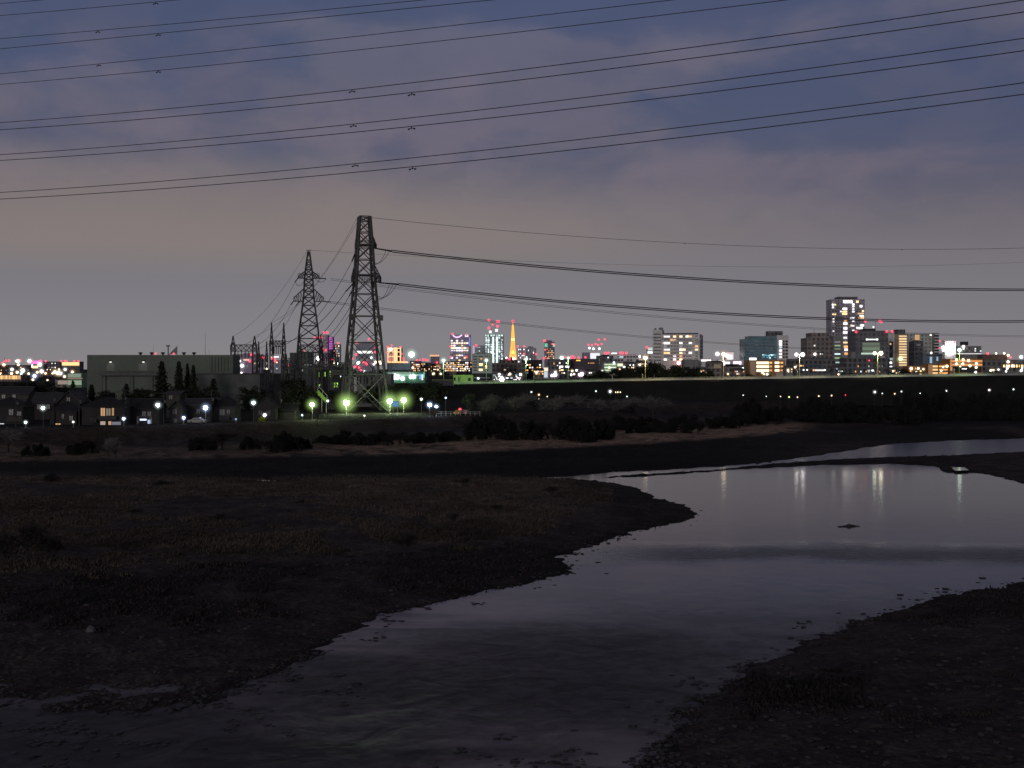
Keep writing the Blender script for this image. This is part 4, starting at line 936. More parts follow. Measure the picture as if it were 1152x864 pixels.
# parked car, fence and lit lot before the dark bushes
def car(label, px, D, zb, c, rz, red=False):
    t = thing('parked_car', label, 'car', ((px-CX)/F*D, D, zb), rz); m = mat('car_paint_'+c[0], c[1], .35, .1); b = MB()
    prof = [(-2.1, .35), (-2.1, .85), (-1.9, .95), (-1.3, 1.0), (-.8, 1.45), (.7, 1.47), (1.4, 1.0), (2.0, .9), (2.12, .7), (2.12, .35)]
    n = len(prof)
    for s in (-.83, .83): b.v += [(x_, s*(.86 if z_ > 1.2 else 1), z_) for x_, z_ in prof]
    b.f.append(tuple(range(n))); b.f.append(tuple(reversed(range(n, 2*n))))
    for i in range(n): j = (i+1) % n; b.f.append((i, i+n, j+n, j))
    b.build('body', m, t); w = MB()
    for s in (-1, 1): w.poly([(-1.15, s*.80, 1.02), (1.2, s*.80, 1.02), (.65, s*.745, 1.40), (-.75, s*.745, 1.40)][::s])
    w.build('side_window', M_glass, t)
    for x_ in (-1.3, 1.35):
        for s in (-1, 1): q = MB(); q.tube([(x_, s*.70, .32), (x_, s*.86, .32)], .32, 14); q.build('wheel', M_dark, t)
    for s in (-1, 1): inst('tail_light', unit('pane', emit('tail_red', (1, .03, .05), 1.6 if red else .05)), t, (-2.11, s*.62, .75), (.06, .25, .14)); inst('headlight', unit('pane', M_pale), t, (2.12, s*.62, .70), (.06, .3, .16))
    return t
car('yellow car parked by the fence next to a red light', 516, 383, 5, ('yellow', (.45, .38, .03)), R(75), True)
car('silver car parked behind the pale fence posts', 523.5, 386, 5, ('silver', (.3, .3, .31)), R(80))
SL('small red signal lamp above the yellow car', 517.6, 460.6, 384, 5, 'red', 2.6, 1.4, 3.0, sampled=False)
t = thing('roadside_fence', 'pale pipe fence along the lot by the dark bush', 'fence', P(515, 468, 380)); t.location.z = 5; q = MB()
for i in range(10): MB().bar((-6+i*1.35, 0, 0), (-6+i*1.35, 0, 1.2), .12).build('post', M_pole, t)
q.bar((-6, 0, 1.1), (6.15, 0, 1.1), .07); q.bar((-6, 0, .6), (6.15, 0, .6), .07); q.build('rail', M_pole, t)

car('small pale car parked under the blue white lamp', 222, float(cD(222)+5), 5, ('pale', (.14, .14, .145)), R(-5))
# ------------------------------------------------------------------ raised road across the river plain
def road_at(px):       # deck edge: distance and height along the road
    D = float(np.interp(px, [480, 725, 1100, 1600], [600, 585, 540, 500])); y = float(np.interp(px, [480, 510, 600, 725, 900, 1080, 1152, 1600], [433, 432.3, 430.8, 428.4, 425.8, 423.2, 422.3, 417])); return D, zat(y, D)
pxs = [484]+list(range(500, 1620, 20)); rp = []
for q in pxs: D, zz = road_at(q); rp.append(Vector(((q-CX)/F*D, D, zz)))
M_asph = mat('asphalt', (.06, .06, .06), .9, .2, .3); M_bank = mat('embankment_turf', (.008, .008, .0075), .95, .5, .15); M_kerb = mat('parapet_concrete', (.36, .36, .33), .85, .2, .2)
b = MB()
for a, c in zip(rp, rp[1:]): b.poly([a, c, c+Vector((0, 12, 0)), a+Vector((0, 12, 0))])
tag(b.build('raised_road', M_asph), kind='structure')
b = MB()
for a, c in zip(rp, rp[1:]):
    b.poly([Vector((a.x, a.y-.9-1.4*(a.z-5), 3.5)), Vector((c.x, c.y-.9-1.4*(c.z-5), 3.5)), c+Vector((0, -.9, -.25)), a+Vector((0, -.9, -.25))])
    b.poly([a+Vector((0, -.9, -.25)), c+Vector((0, -.9, -.25)), c+Vector((0, 0, -.05)), a+Vector((0, 0, -.05))])
a = rp[0]; b.poly([Vector((a.x, a.y-.9-1.4*(a.z-5), 3.5)), a+Vector((0, -.9, -.25)), a+Vector((0, 12, -.1)), Vector((a.x, a.y+12, 3.5))])
tag(b.build('road_embankment', M_bank), kind='structure')
w = thing('road_parapet', 'low concrete parapet on the far side of the raised road, lit by its lamps', 'parapet', rp[0]); b = MB(); c_ = MB(); o = rp[0]
for p, q in zip(rp, rp[1:]):
    for f0, f1 in ((0, 1),):
        p0, q0 = p-o, q-o; V = []
        for v in (p0, q0): V += [v+Vector((0, 11.4, -.1)), v+Vector((0, 11.4, .8)), v+Vector((0, 11.7, .8)), v+Vector((0, 11.7, -.1))]
        n = len(b.v); b.v += [tuple(v) for v in V]
        b.f += [(n, n+4, n+5, n+1), (n+1, n+5, n+6, n+2), (n+2, n+6, n+7, n+3)]
    c_.bar(p-o+Vector((0, 11.5, 1.1)), q-o+Vector((0, 11.5, 1.1)), .10)
    for f in (0, .33, .66): v = p.lerp(q, f)-o; c_.bar(v+Vector((0, 11.5, .8)), v+Vector((0, 11.5, 1.1)), .07)
b.build('wall', M_kerb, w); c_.build('guard_rail', M_pole, w)
GR = 'tall lamps along the raised road'
for (px, py, c, core, halo, st, L, lab) in (
    (499, 405.5, 'mint', 1.6, 4.6, 'post', 70, 'mint green lamp by the lime lit hut on the raised road'),
    (547.2, 405.2, 'mint', 1.5, 4.0, 'post', 60, 'green lamp on the raised road before the pale office block'),
    (591.8, 404, 'mint', 1.4, 3.8, 'post', 60, 'green lamp on the raised road before the small dark shops'),
    (639.3, 402.6, 'mint', 1.2, 3.2, 'post', 45, 'green lamp on the raised road before the dark long block'),
    (726, 402.5, 'warm', 2.1, 5.2, 'post', 90, 'cream lamp with red glow by the white apartment stair tower'),
    (814, 398.5, 'warm', 2.1, 5.4, 'post', 90, 'cream lamp before the pink lit shop sign'),
    (899.5, 397.5, 'white', 2.2, 5.2, 'double', 110, 'twin headed lamp before the brown tower'),
    (987.5, 396, 'cream', 2.2, 5.2, 'double', 110, 'twin headed lamp before the green screen office'),
    (1079.3, 393.8, 'mint2', 1.8, 4.6, 'post', 90, 'lamp with lime lit pole beside the bright white sign')):
    D, zz = road_at(px); t = SL(lab, px, py, D+.6, zz, c, L*.065, core, halo, st, GR, pole=mat('lit_pole_%s' % c, dict(mint=(.30, .5, .25), warm=(.6, .55, .3), white=(.6, .55, .4), cream=(.6, .6, .3), mint2=(.3, .6, .1))[c], .7, .1)); sl = bpy.data.lights.new('downlight', 'SPOT'); so = bpy.data.objects.new('downlight', sl); col.objects.link(so); so.parent = t; so.location = (0, -1.0, zat(py, D)-zz-1.0); sl.energy = 4600 if c != 'mint' else 3400; sl.spot_size = R(120); sl.spot_blend = .35; so.rotation_euler = (R(54), 0, 0); sl.shadow_soft_size = .3; sl.color = dict(mint=(.55, 1, .42), warm=(1, .86, .42), white=(1, .9, .55), cream=(.95, 1, .50), mint2=(.7, 1, .5))[c]  # pole colour has the lamp's own light painted in
for i, px in enumerate((555+0*1, 601, 689, 723, 897.5, 945.5, 1074)):
    D, zz = road_at(px); t = thing('road_marker', ['pale marker post beside the green lamp of the pale office', 'short green post beside the shops on the raised road', 'orange marker post standing alone before the dark trees', 'pale blue post at the foot of the cream red lamp', 'pale blue post at the foot of the twin lamp by brown tower', 'lime post before the lit stair windows', 'short lime post beside the lime lamp pole'][i], 'marker post', ((px-CX)/F*D, D+.7, zz))
    MB().lathe([(.22, 0), (.2, 2.2)], 8).build('post', mat('marker_%d' % (i % 3), [(.5, .45, .3), (.25, .45, .2), (.55, .6, .62)][i % 3], .6, .1), t); MB().lathe([(.26, 2.2), (.26, 2.9), (.1, 3.0)], 8).build('cap', [M_pole, M_kerb, mat('marker_orange', (.6, .2, .08), .6, .1)][2 if i == 2 else 0], t)
# lime lit hut ending the road, lamplight put into its wall colour
D, zz = road_at(512)
b = Bld('lime lit flat roofed hut at the end of the raised road', 510, 532.2, 422.2, D+16, mat('lime_lit_render', (.34, .46, .16), .85, .12, .2), ybase=433, depth=6, name='roadside_hut', cat='hut')
for q in ((510.6, 512.6, 424.6, 428.2), (526.8, 529.6, 425, 428.6)): b.win(*q, 'x')
b.win(515.3, 517.2, 423.6, 431, M_dgrey, 'door'); b.win(518, 518.5, 422.4, 432, mat('drain_pipe', (.2, .26, .1), .7, .1), 'pipe'); b.win(525.3, 525.8, 422.4, 432, _mats['drain_pipe'], 'pipe')
t = thing('roadside_wall', 'lime topped low wall stepping down from the hut', 'wall', P(486, 434, D-2)); b = MB(); k = D/F
b.box(0, 24*k, 0, .5, 0, 6.2*k); b.build('wall', M_dgrey, t); b = MB(); b.box(-.1, 24.2*k, -.1, .6, 6.2*k, 7*k); b.build('coping', _mats['lime_lit_render'], t)
b = MB(); b.box(23.4*k, 24.4*k, -.12, .62, 0, 6.1*k); b.build('end_pier', _mats['lime_lit_render'], t)

for _n, _c in (('tower_panel', (.52, .50, .55)), ('slate_panel', (.2, .2, .22)), ('sage_panel', (.56, .60, .56))): window_rows(mat(_n, _c, .8, .12, .1), 3.0, 3.2, 1.6, .5)
window_rows(M_haze, 14, 14, 6, .6); window_rows(M_hblue, 14, 14, 6, .6)
# ------------------------------------------------------------------ the town beyond the road
# white apartment block, its end wall turned to the river
D = 1200; k = D/F
b = Bld('long white ten storey apartment block with stair tower and lit windows', 745, 787, 376.5, D, M_pale, rz=R(-16), depth=20, name='apartment_block')
W2 = b.w; hh = b.h
q = MB(); q.box(-W2/2-8.5, -W2/2-.01, -1.5, 9, 0, hh+4.2); q.build('stair_tower', M_pale, b.r)
q = MB(); q.box(-W2/2-7.6, -W2/2-6, 2, 4, hh+4.2, hh+6); q.box(-W2/2-3.5, -W2/2-.5, 2, 6, hh+4.2, hh+6.5); q.build('roof_unit', M_grey, b.r)
q = MB(); q.box(-W2/2+1, W2/2-3, 4, 14, hh+.3, hh+1.6); q.build('roof_unit', M_cdark, b.r)
q = MB(); q.box(W2/2+.0, W2/2+.25, .3, 19.7, 0, hh-.1); q.build('end_wall', M_white, b.r)
rr = random.Random(5); fl = 9; fh = 26.0/fl; z0 = hh-26.4
pat = {(0, 0): 'ww', (1, 0): 'w', (3, 0): 'y', (5, 0): 'y', (7, 0): 'w', (8, 0): 'o', (2, 1): 'o', (3, 1): 'y', (0, 2): 'w', (1, 2): 'w', (5, 2): 'w', (8, 2): 'w', (0, 3): 'd', (5, 3): 'd', (10, 3): 'o', (0, 4): 'w', (1, 4): 'w', (5, 4): 'w', (6, 4): 'y', (10, 4): 'y', (0, 5): 'o', (1, 5): 'y', (5, 5): 'y', (6, 5): 'd', (8, 5): 'w', (3, 6): 'w', (5, 6): 'o', (0, 7): 'w', (1, 7): 'd', (3, 7): 'w', (5, 7): 'y'}
for j in range(fl):
    zc = hh-1.6-j*fh
    for i in range(11):
        if i % 4 == 3 and j % 2: pass
        u = -W2/2+1.2+(W2-2.4)*(i+.5)/11; key = pat.get((i, j), 'x')[0]
        if i in (2, 4, 7, 9) and key == 'x' and (i*7+j*3) % 3 == 0: continue
        if b.nw < 80: b.local(u, zc, 2.3 if key == 'x' else 2.5, 1.5, key); b.nw += 1
    q = MB(); q.box(-W2/2+.2, W2/2-.2, -1.3, -.02, zc-1.75, zc-.95); q.build('balcony', M_white, b.r)
    for i in range(4): b.local(2.6+i*4.7, zc, 3.0, 1.3, mat('blue_grey_glass', (.09, .09, .14), .4, .2), t=.2, face='end').location.x = W2/2+.30
    if j % 1 == 0: b.local(-W2/2-4.2, zc+2.2, 6.6, 1.0, M_cdark, 'louvre').location.y = -1.55
b.ball(764.5, 408.3, 2.1, 'red', 4.6, 'shop_sign_lamp', 5, y=-6); b.ball(764.5, 408.8, 1.1, 'white', 0, 'shop_sign_lamp', 8, y=-8.4)
b = Bld('low grey wing in front of the white apartment block end', 770, 786, 405, 1150, M_grey, depth=20)
b = Bld('white lit low roof beside the apartment end wall', 785, 802, 404, 1160, M_white, depth=20); b.win(789, 800, 404.5, 406.5, E_win_w, 'light_strip'); b.ball(807, 398.2, 2.0, 'white', 4.5, 'floodlight', 6)
b = Bld('old low brown house row before the pink shop sign', 796, 814, 407.5, 900, M_brown, ybase=425, depth=10); b.win(803, 812, 410, 414, E_amb2); b.block(797, 812, 406, 407.6, M_roof, 'roof', -.1, 1.0)
b = Bld('brown hip roofed house with one orange window by lamp', 814.5, 836, 412, 860, M_brown, ybase=425, depth=10); b.block(813.8, 836.6, 411, 412.3, M_roof, 'roof', -.1, 1.1); b.block(818, 832, 409.5, 411, M_roof, 'roof', .2, .8); b.win(828, 831.5, 416.4, 418.8, 'o'); b.win(828.5, 830, 420.5, 422, 'y'); b.ball(835.8, 414.2, .8, 'cool', 2); b.ball(836, 418, .8, 'cool', 2)
b = Bld('glowing pink white shop sign block behind the cream lamp', 816.5, 826, 395.5, 980, M_white, depth=8, name='shop_building'); b.win(817.2, 825.3, 396.5, 408, emit('pinkish_sign', (1, .80, .80), .62), 'sign'); b.win(818.5, 824, 399, 407.5, emit('white_sign_core', (1, .95, .97), 1.1), 'sign', .3)
b = Bld('long low shop strip blazing violet white under the sign', 808, 836.5, 404.5, 970, M_white, depth=8, name='shop_building', parapet=False); b.win(808.5, 821, 407, 411, emit('violet_strip', (1, .82, 1), 1.5), 'light_strip'); b.win(825, 834, 406.5, 410, _mats['violet_strip'], 'light_strip'); b.ball(811, 409, 2.2, 'pink', 4.6, 'floodlight'); b.ball(817, 400, 1.7, 'pink', 4.2, 'floodlight')
# glass office
b = Bld('blue green glass office with cyan lit upper corner', 837.5, 876, 381.5, 1100, M_teal, depth=24, name='office_building'); b.block(843, 876, 378, 381.5, M_teal, 'roof_storey', .1, .9); b.block(865, 882, 372.3, 378, M_cdark, 'roof_unit', .2, .6); b.mast(869.5, 370.5, 373)
for j in range(12): q = MB(); z_ = b.lz(384+j*3.4); q.box(-b.w/2-.1, b.w/2+.02, -.25, -.01, z_-.28, z_+.28); q.build('floor_band', mat('band_metal', (.24, .33, .38), .5, .15), b.r)
Ec = emit('cyan_light', (.15, .75, .95), .62, var=.5); Ec2 = emit('pale_cyan_light', (.6, .95, 1), 1.1, var=.5)
for i in range(26): u = random.uniform(856.5, 872); v = random.uniform(398.3, 403.4); b.win(u, u+random.uniform(1, 2.6), v, v+.9, random.choice((Ec, Ec, Ec2)))
b.grid(14, 9, 839, 874, 383, 413, '-------d', .5, .3, 120)
b = Bld('white stair block joined to the glass office, stacked lit landings', 874.5, 887, 377.5, 1098, M_pale, depth=14, name='office_building')
for j, v in enumerate((383, 386.2, 389.4, 393.2, 397, 400.6)): b.win(876.6, 879.6, v, v+2.3, 'w' if j != 2 else 'c'); b.win(881, 882.6, v, v+2.3, 'x'); b.win(883.6, 886.2, v+.1, v+2.1, 'x')
# amber lit office, its light put into the wall colour
b = Bld('low amber lit office with wide glowing window bands', 842.5, 883, 405.5, 900, mat('amber_lit_render', (.42, .25, .11), .85, .15, .2), ybase=426, depth=18, name='office_building')
for v in (406.8, 411, 415.4): b.win(851, 865.2, v, v+2.9, emit('amber_band', (1, .80, .55), 1.6)); b.win(871.6, 876.8, v, v+2.6, _mats['amber_band']); b.win(866, 868.6, v+.3, v+2.2, E_win_o); b.win(878, 881, v+.3, v+2.2, E_win_o)
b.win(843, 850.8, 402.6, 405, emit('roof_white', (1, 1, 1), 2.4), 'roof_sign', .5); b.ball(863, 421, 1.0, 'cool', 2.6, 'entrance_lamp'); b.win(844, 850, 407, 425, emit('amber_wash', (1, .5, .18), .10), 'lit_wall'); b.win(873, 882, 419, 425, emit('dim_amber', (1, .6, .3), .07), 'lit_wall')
# brown tower and its podium
b = Bld('brown office tower with rooftop mast, two windows lit', 908, 938, 380.5, 1000, M_brown, depth=22, name='office_building'); b.block(913, 934, 374.3, 380.5, M_brown, 'roof_storey', .1, .9); b.mast(919.5, 368, 374.5, .6)
for v in (384, 388.2, 392.5, 398): b.win(917.5, 929, v, v+1.5, M_cdark)
b.ball(916.7, 398.4, 1.2, 'white', 2.6, 'lit_office', 6); b.win(915.6, 917.2, 388, 389.6, 'w'); b.win(922.5, 923.6, 397.6, 399, 'w'); b.win(924.6, 925.8, 397.6, 399, 'c')
b = Bld('slim grey tower with green lit stair windows', 937.5, 947.5, 378.5, 995, M_grey, depth=20, name='office_building')
for v, key in ((384, 'd'), (388, 'g'), (392, 'g'), (397.5, 'c'), (402, 'g'), (407, 'c'), (411.5, 'd'), (416.5, 'c')): b.win(939, 945.4, v, v+1.5, key)
b = Bld('long grey podium with glowing ground floor strip', 889.5, 940, 404, 960, M_cdark, ybase=426, depth=16, name='office_building'); b.block(901, 940, 402.3, 404, M_cdark)
b.win(914.5, 916, 415.4, 417.4, 'o'); b.win(916.6, 927.6, 415.6, 417.4, E_win_w); b.grid(9, 1, 890, 912, 410.5, 412.5, 'yo-d-', .5, .7); b.grid(12, 1, 890, 938, 415, 417.4, '-yd-w--', .4, .6); b.win(905, 924, 410.4, 412.4, mat('blue_glass_band', (.05, .09, .16), .3, .2))
# residential tower
D = 1500
b = Bld('tallest residential tower on the skyline with scattered lit windows', 935.5, 973, 337, D, mat('tower_panel', (.52, .50, .55), .8, .12, .1), depth=26, name='residential_tower'); b.block(944, 965.8, 333.6, 337, M_cdark, 'roof_storey', .15, .85); b.mast(948, 331.5, 334)
q = MB()
for u in (942, 948.3, 954, 960, 966.5):
    x_ = b.lx(u); q.box(x_-.25, x_+.25, -.5, -.02, 0, b.h-1)
for j in range(26): z_ = b.h-2.6*(j+1); q.box(-b.w/2, b.w/2, -.35, -.02, z_-.22, z_+.22)
q.build('facade_frame', mat('frame_dark', (.27, .27, .31), .8, .1), b.r)
rr = random.Random(12); 
for (u0, u1, v0, v1, m_) in ((948.5, 958.8, 338.1, 340.8, E_win_w), (963.2, 965.8, 338.4, 340.4, E_win_y), (967.2, 970, 343.4, 345.6, E_win_w), (948, 952.8, 346.4, 348.6, E_win_w), (947.8, 953, 349.8, 351.4, E_win_y), (947.4, 953, 352, 354, E_win_y), (945.2, 947, 349.8, 351, E_win_w), (969.8, 971.8, 349, 351, E_win_y), (965, 971.8, 352, 353.6, E_win_y), (967, 971.8, 354.8, 356, E_win_w), (965.4, 967.2, 357.3, 358.9, E_win_o), (968, 972, 357, 359, E_win_y), (948.8, 953, 363, 365, E_win_w), (949.6, 952.6, 360, 361.6, E_win_o), (949, 953, 368, 371, E_win_w), (948.4, 953, 372.6, 375, E_win_w), (948.8, 952.8, 379, 381, E_win_w), (948.6, 953.2, 384.5, 386.2, E_win_y), (963.6, 970, 368, 370, E_win_w), (967.8, 971.8, 365.2, 367, E_win_w), (958, 962, 375.4, 377, E_win_y), (958.4, 961.8, 378.6, 380.6, E_win_w), (949.4, 955, 389, 391, E_win_o), (950, 955.4, 392.4, 394.4, E_win_w), (950, 955.4, 396.6, 399, E_win_o)): b.win(u0, u1, v0, v1, m_, t=.8); b.nw += 1
for v in (341.6, 344, 347, 349.8, 357.3, 360.4, 365.8, 371): b.win(958.8, 961, v, v+1.5, 'w', t=.8)
for u, v, key in ((936.3, 339.4, 'd'), (936, 342, 'w'), (938.6, 342, 'y'), (936.2, 345, 'w'), (936.4, 352.8, 'y'), (938.8, 352.8, 'y'), (936.8, 358, 'w'), (936.8, 361, 'w'), (937, 364, 'd'), (936.8, 371.6, 'w'), (956.2, 357.4, 'w'), (957, 365.6, 'y'), (955.4, 367.4, 'd'), (964.6, 376, 'o'), (955, 379.4, 'o')): b.win(u, u+1.7, v, v+1.5, key, t=.8)
for j in range(13):
    for i, u in enumerate((940.6, 943.2, 945.6, 955.6, 963.2)[:3 + (j % 2)*2]): b.win(u, u+1.3, 346+j*3.3, 347.4+j*3.3, 'x', t=.6)
for u, v in ((936.4, 349), (938.8, 349), (936.4, 356), (938.8, 361), (938.8, 364), (936.4, 368), (938.8, 368), (938.8, 372), (936.4, 375), (938.8, 378)): b.win(u, u+1.3, v, v+1.4, 'x', t=.6)
# green screen office with crane lamps
b = Bld('dark office with green glowing screens under a white lit sign', 962.5, 999, 372.3, 950, mat('slate_panel', (.2, .2, .22), .8, .15, .2), depth=22, name='office_building'); b.block(975, 987.5, 369.5, 372.3, M_dark)
Es = [emit('green_screen_%d' % i, (.40, .62, .36), v_) for i, v_ in enumerate((.17, .10, .24, .14, .20))]
for j, (v0, v1) in enumerate(((385.4, 388.2), (388.2, 390.6), (390.6, 394), (394, 396.6), (396.6, 398.6))): b.win(970.2+.4*(j % 2), 989.6, v0, v1-.15, Es[j], 'screen')
b.win(968.8, 984, 396.9, 398.7, emit('green_strip', (.72, 1, .75), .62), 'light_strip', .3)
for i, (u, w_, h_) in enumerate(((974.2, 2.6, 1.9), (977.2, 1.0, 1.4), (978.5, 1.3, 1.4), (980.1, 1.0, 1.4), (981.4, 1.3, 1.4), (983, 1.1, 1.4), (984.4, 1.0, 1.4), (985.7, 2.2, 2.1))): b.win(u, u+w_, 381.9-h_*.5, 381.9+h_*.5, emit('sign_letter_white', (.9, 1, .92), 1.5 if i in (0, 7) else .8), 'sign_letter')
b.win(965, 999, 383.3, 384, M_dark, 'cornice', .5)
for u, v in ((973.2, 361.4), (989.6, 361.2), (991.2, 362), (963, 373.2), (997.4, 373), (1003.6, 373)):
    if u in (973.2, 989.6, 1003.6): b.mast(u, v, 374, .5)
    b.ball(u, v, 1.25, 'red', 3.0, gk=1.1)
b.ball(982.5, 368, .8, 'white', 2, 'roof_lamp', 2)
b = Bld('long low dark block in front of the green screen office', 950, 1001, 402.5, 900, M_cdark, ybase=425, depth=14, name='office_building'); b.block(959, 964, 396, 402.5, M_grey); b.block(992, 997, 401, 402.5, M_white); b.ball(977.7, 405.6, .8, 'red', 1.8, 'sign_lamp'); b.grid(16, 2, 952, 1000, 409, 421, '----c-o--w--d', .4, .3); b.win(976, 979, 416, 417.6, 'c'); b.win(980.5, 983, 416, 417.6, 'w')
# yellow lit flats and neighbours
b = Bld('slim grey block with shiny glass corner beside the yellow flats', 999, 1006.3, 374, 1000, M_pale, depth=18, name='apartment_block'); b.win(1000.5, 1004.6, 384, 402, M_glass); b.win(1001, 1002.6, 386, 388, 'y'); b.win(1000.6, 1004.2, 403, 404.6, 'c'); b.win(1001, 1003.4, 407, 409, 'w'); b.win(1001.5, 1002.2, 394.5, 397, 'd'); b.win(1001, 1003.6, 412, 414.5, 'w')
b = Bld('narrow apartment block with ten bright yellow stacked balconies', 1006.3, 1020.6, 376.5, 1000, mat('sand_render', (.48, .38, .26), .8, .1, .2), depth=18, name='apartment_block'); b.block(1011, 1020, 370.5, 376.5, M_cdark, 'roof_unit', .2, .8)
for j in range(12):
    v = 377.4+j*2.95
    b.win(1011.4, 1020, v, v+1.7, emit('balcony_yellow', (1, .68, .34), .95, var=.25), 'balcony_light'); b.win(1007, 1010.2, v+.2, v+1.5, M_brown)
    q = MB(); q.box(b.lx(1011.2), b.lx(1020.2), -1.0, -.15, b.lz(v+2.9), b.lz(v+1.75)); q.build('balcony', mat('balcony_sand', (.62, .48, .32), .8, .1), b.r)
b.ball(1012.9, 403.6, 1.8, 'green', 5, 'floodlight')
b = Bld('broad grey green office slab with orange lit stair top', 1020.6, 1050.4, 375.5, 1100, mat('sage_panel', (.56, .60, .56), .8, .1, .2), depth=18, name='office_building'); b.win(1029.2, 1034.4, 376.6, 382.6, emit('stair_orange', (1, .55, .22), .55)); b.win(1046, 1048, 376.2, 377.6, 'w'); b.grid(4, 11, 1021.5, 1029, 378, 408, '-----d', .4, .4); b.grid(2, 11, 1036, 1042, 377, 408, '--d--x', .4, .4)
b = Bld('dark narrow tower standing before the grey green slab', 1028.4, 1038.8, 384, 1060, M_cdark, depth=14, name='office_building'); b.block(1031, 1036, 382.8, 384, M_dark); b.win(1031, 1035.6, 387.6, 388.5, 'd', 'sign')
b = Bld('end block with seven curved pale balconies, one red lamp', 1050.4, 1056.3, 375, 1096, M_grey, depth=14, name='apartment_block')
for j in range(8):
    v = 375.8+j*3.25; q = MB(); q.box(b.lx(1050.8), b.lx(1056.2), -1.4, -.1, b.lz(v+1.3), b.lz(v)); q.build('balcony', M_white, b.r); b.win(1051, 1056, v+1.5, v+2.9, 'x')
b.ball(1056.8, 383.6, .9, 'red', 1.9); b.ball(1056.8, 391.6, .8, 'red', 1.7)
b = Bld('blue lit low glass block below the curved balconies', 1038.5, 1062, 398, 1020, mat('blue_grey_panel', (.17, .20, .24), .6, .2, .2), depth=14, name='office_building'); b.win(1046, 1048.6, 401.4, 408.6, emit('blue_light', (.45, .75, 1), .55)); b.win(1053.6, 1055.4, 401.4, 406, _mats['blue_light']); b.win(1042, 1061, 399, 400, M_dark); b.ball(1047.5, 397, .9, 'white', 2.2, 'floodlight'); b.win(1061, 1063, 400, 400.8, 'w'); b.win(1061, 1063, 403, 403.8, 'w')
# blazing white sign
b = Bld('blazing white billboard with red marks in its upper corners', 1063.2, 1075.4, 383.3, 950, M_white, ybase=424, depth=6, name='billboard_tower', cat='billboard'); Ew = emit('billboard_white', (1, .95, 1), 1.7)
b.win(1063.6, 1075, 383.9, 398.5, Ew, 'sign_panel'); Er = emit('billboard_red', (.85, .12, .22), .8)
for q in ((1063.9, 1066, 384.3, 385.3), (1063.9, 1064.9, 385.3, 386), (1065.6, 1066.6, 386.2, 388), (1072.2, 1074.5, 384.2, 385.4), (1073.5, 1074.5, 385.4, 386.6), (1069.6, 1071.6, 385, 386), (1072.6, 1073.4, 387, 388.6), (1072.9, 1073.5, 390.5, 393.5)): b.win(*q, Er, 'sign_mark', .3)
b.ball(1068, 395.6, 3.0, 'white', 6.5, 'floodlight', y=-4); b.ball(1060.3, 391.2, 2.0, 'pink', 4.6, 'floodlight', y=-3); b.ball(1060.5, 394, 1.4, 'pink', 3.4, 'floodlight', y=-3)
b = Bld('low flat block with water tank beyond the white billboard', 1080, 1104, 389.6, 1200, M_grey, depth=16, name='office_building'); b.block(1085, 1091, 384.2, 388.4, M_dark, 'water_tank'); b.block(1087, 1089, 388.3, 389.6, M_cdark, 'tank_stand'); b.grid(8, 3, 1081, 1103, 390.5, 399, '-x-dx-', .5, .4); b.ball(1083.8, 390, 1.4, 'white', 3.2, 'floodlight'); b.win(1083, 1085, 392, 393.2, 'w'); b.win(1096.4, 1098, 391.6, 393, 'w'); b.win(1096.4, 1098, 394, 395.4, 'w'); b.win(1102.4, 1104, 394.2, 395.6, 'c'); b.win(1076, 1104, 397.4, 398.4, E_win_w, 'light_strip')
b = Bld('orange lit parking deck with glowing lamps on two levels', 1068.8, 1105.4, 404, 800, mat('orange_lit_render', (.45, .22, .08), .85, .15, .2), ybase=424, depth=18, name='parking_deck', cat='parking deck')  # orange lamplight put into the wall colour
for v in (405.2, 409.2): b.win(1071.5, 1105, v, v+2.3, emit('deck_orange', (1, .36, .06), .62, var=.2), 'deck_light'); b.win(1070, 1105.4, v+2.4, v+3.5, M_brown, 'deck_edge', .5)
b.win(1072, 1104, 412.8, 419, M_dark, 'opening'); b.win(1069, 1071.4, 404.4, 417, _mats['deck_orange'], 'lit_wall')
for u, v in ((1076, 404.6), (1083.4, 404.6), (1089.5, 405.6), (1076, 409.3), (1083, 409.3), (1091, 411.6), (1098.4, 409), (1098, 413.2)): b.ball(u, v, 1.2, 'warm', 2.8, 'deck_lamp')
b.win(1082, 1087.8, 414.2, 415.6, 'w')
b = Bld('orange lit low apartment row beneath the dark tower', 1022, 1050, 412, 820, mat('ochre_brown', (.34, .19, .09), .85, .15, .2), ybase=424, depth=12, name='apartment_block'); b.grid(6, 2, 1023, 1040, 413, 419, 'oy-wo-', .5, .5); b.win(1041, 1042.6, 411.6, 417, E_win_o); b.ball(1025, 414.6, 1.5, 'orange', 3.4, 'porch_lamp'); b.ball(1033, 414.5, 1.1, 'warm', 2.6, 'porch_lamp'); b.ball(1030.5, 417.6, 1.0, 'cool', 2.4, 'porch_lamp'); b.win(1034, 1038.6, 420.6, 422, E_win_y)
b = Bld('three storey ochre building with glowing gallery corridors', 1044, 1067, 409.6, 800, _mats['orange_lit_render'], ybase=424, depth=12, name='apartment_block')
for v in (411.2, 414.9, 418.8): b.win(1049.2, 1055, v, v+2, emit('gallery_orange', (1, .62, .25), 1.1)); b.win(1056.5, 1066, v+.2, v+1.8, E_win_o); b.win(1056, 1066.5, v+2.2, v+3, M_brown, 'gallery_rail', .4)
b.win(1044.4, 1049, 410.2, 423, emit('ochre_wash', (1, .42, .10), .20), 'lit_wall'); b.ball(1065.2, 412, 1.3, 'warm', 3, 'gallery_lamp')
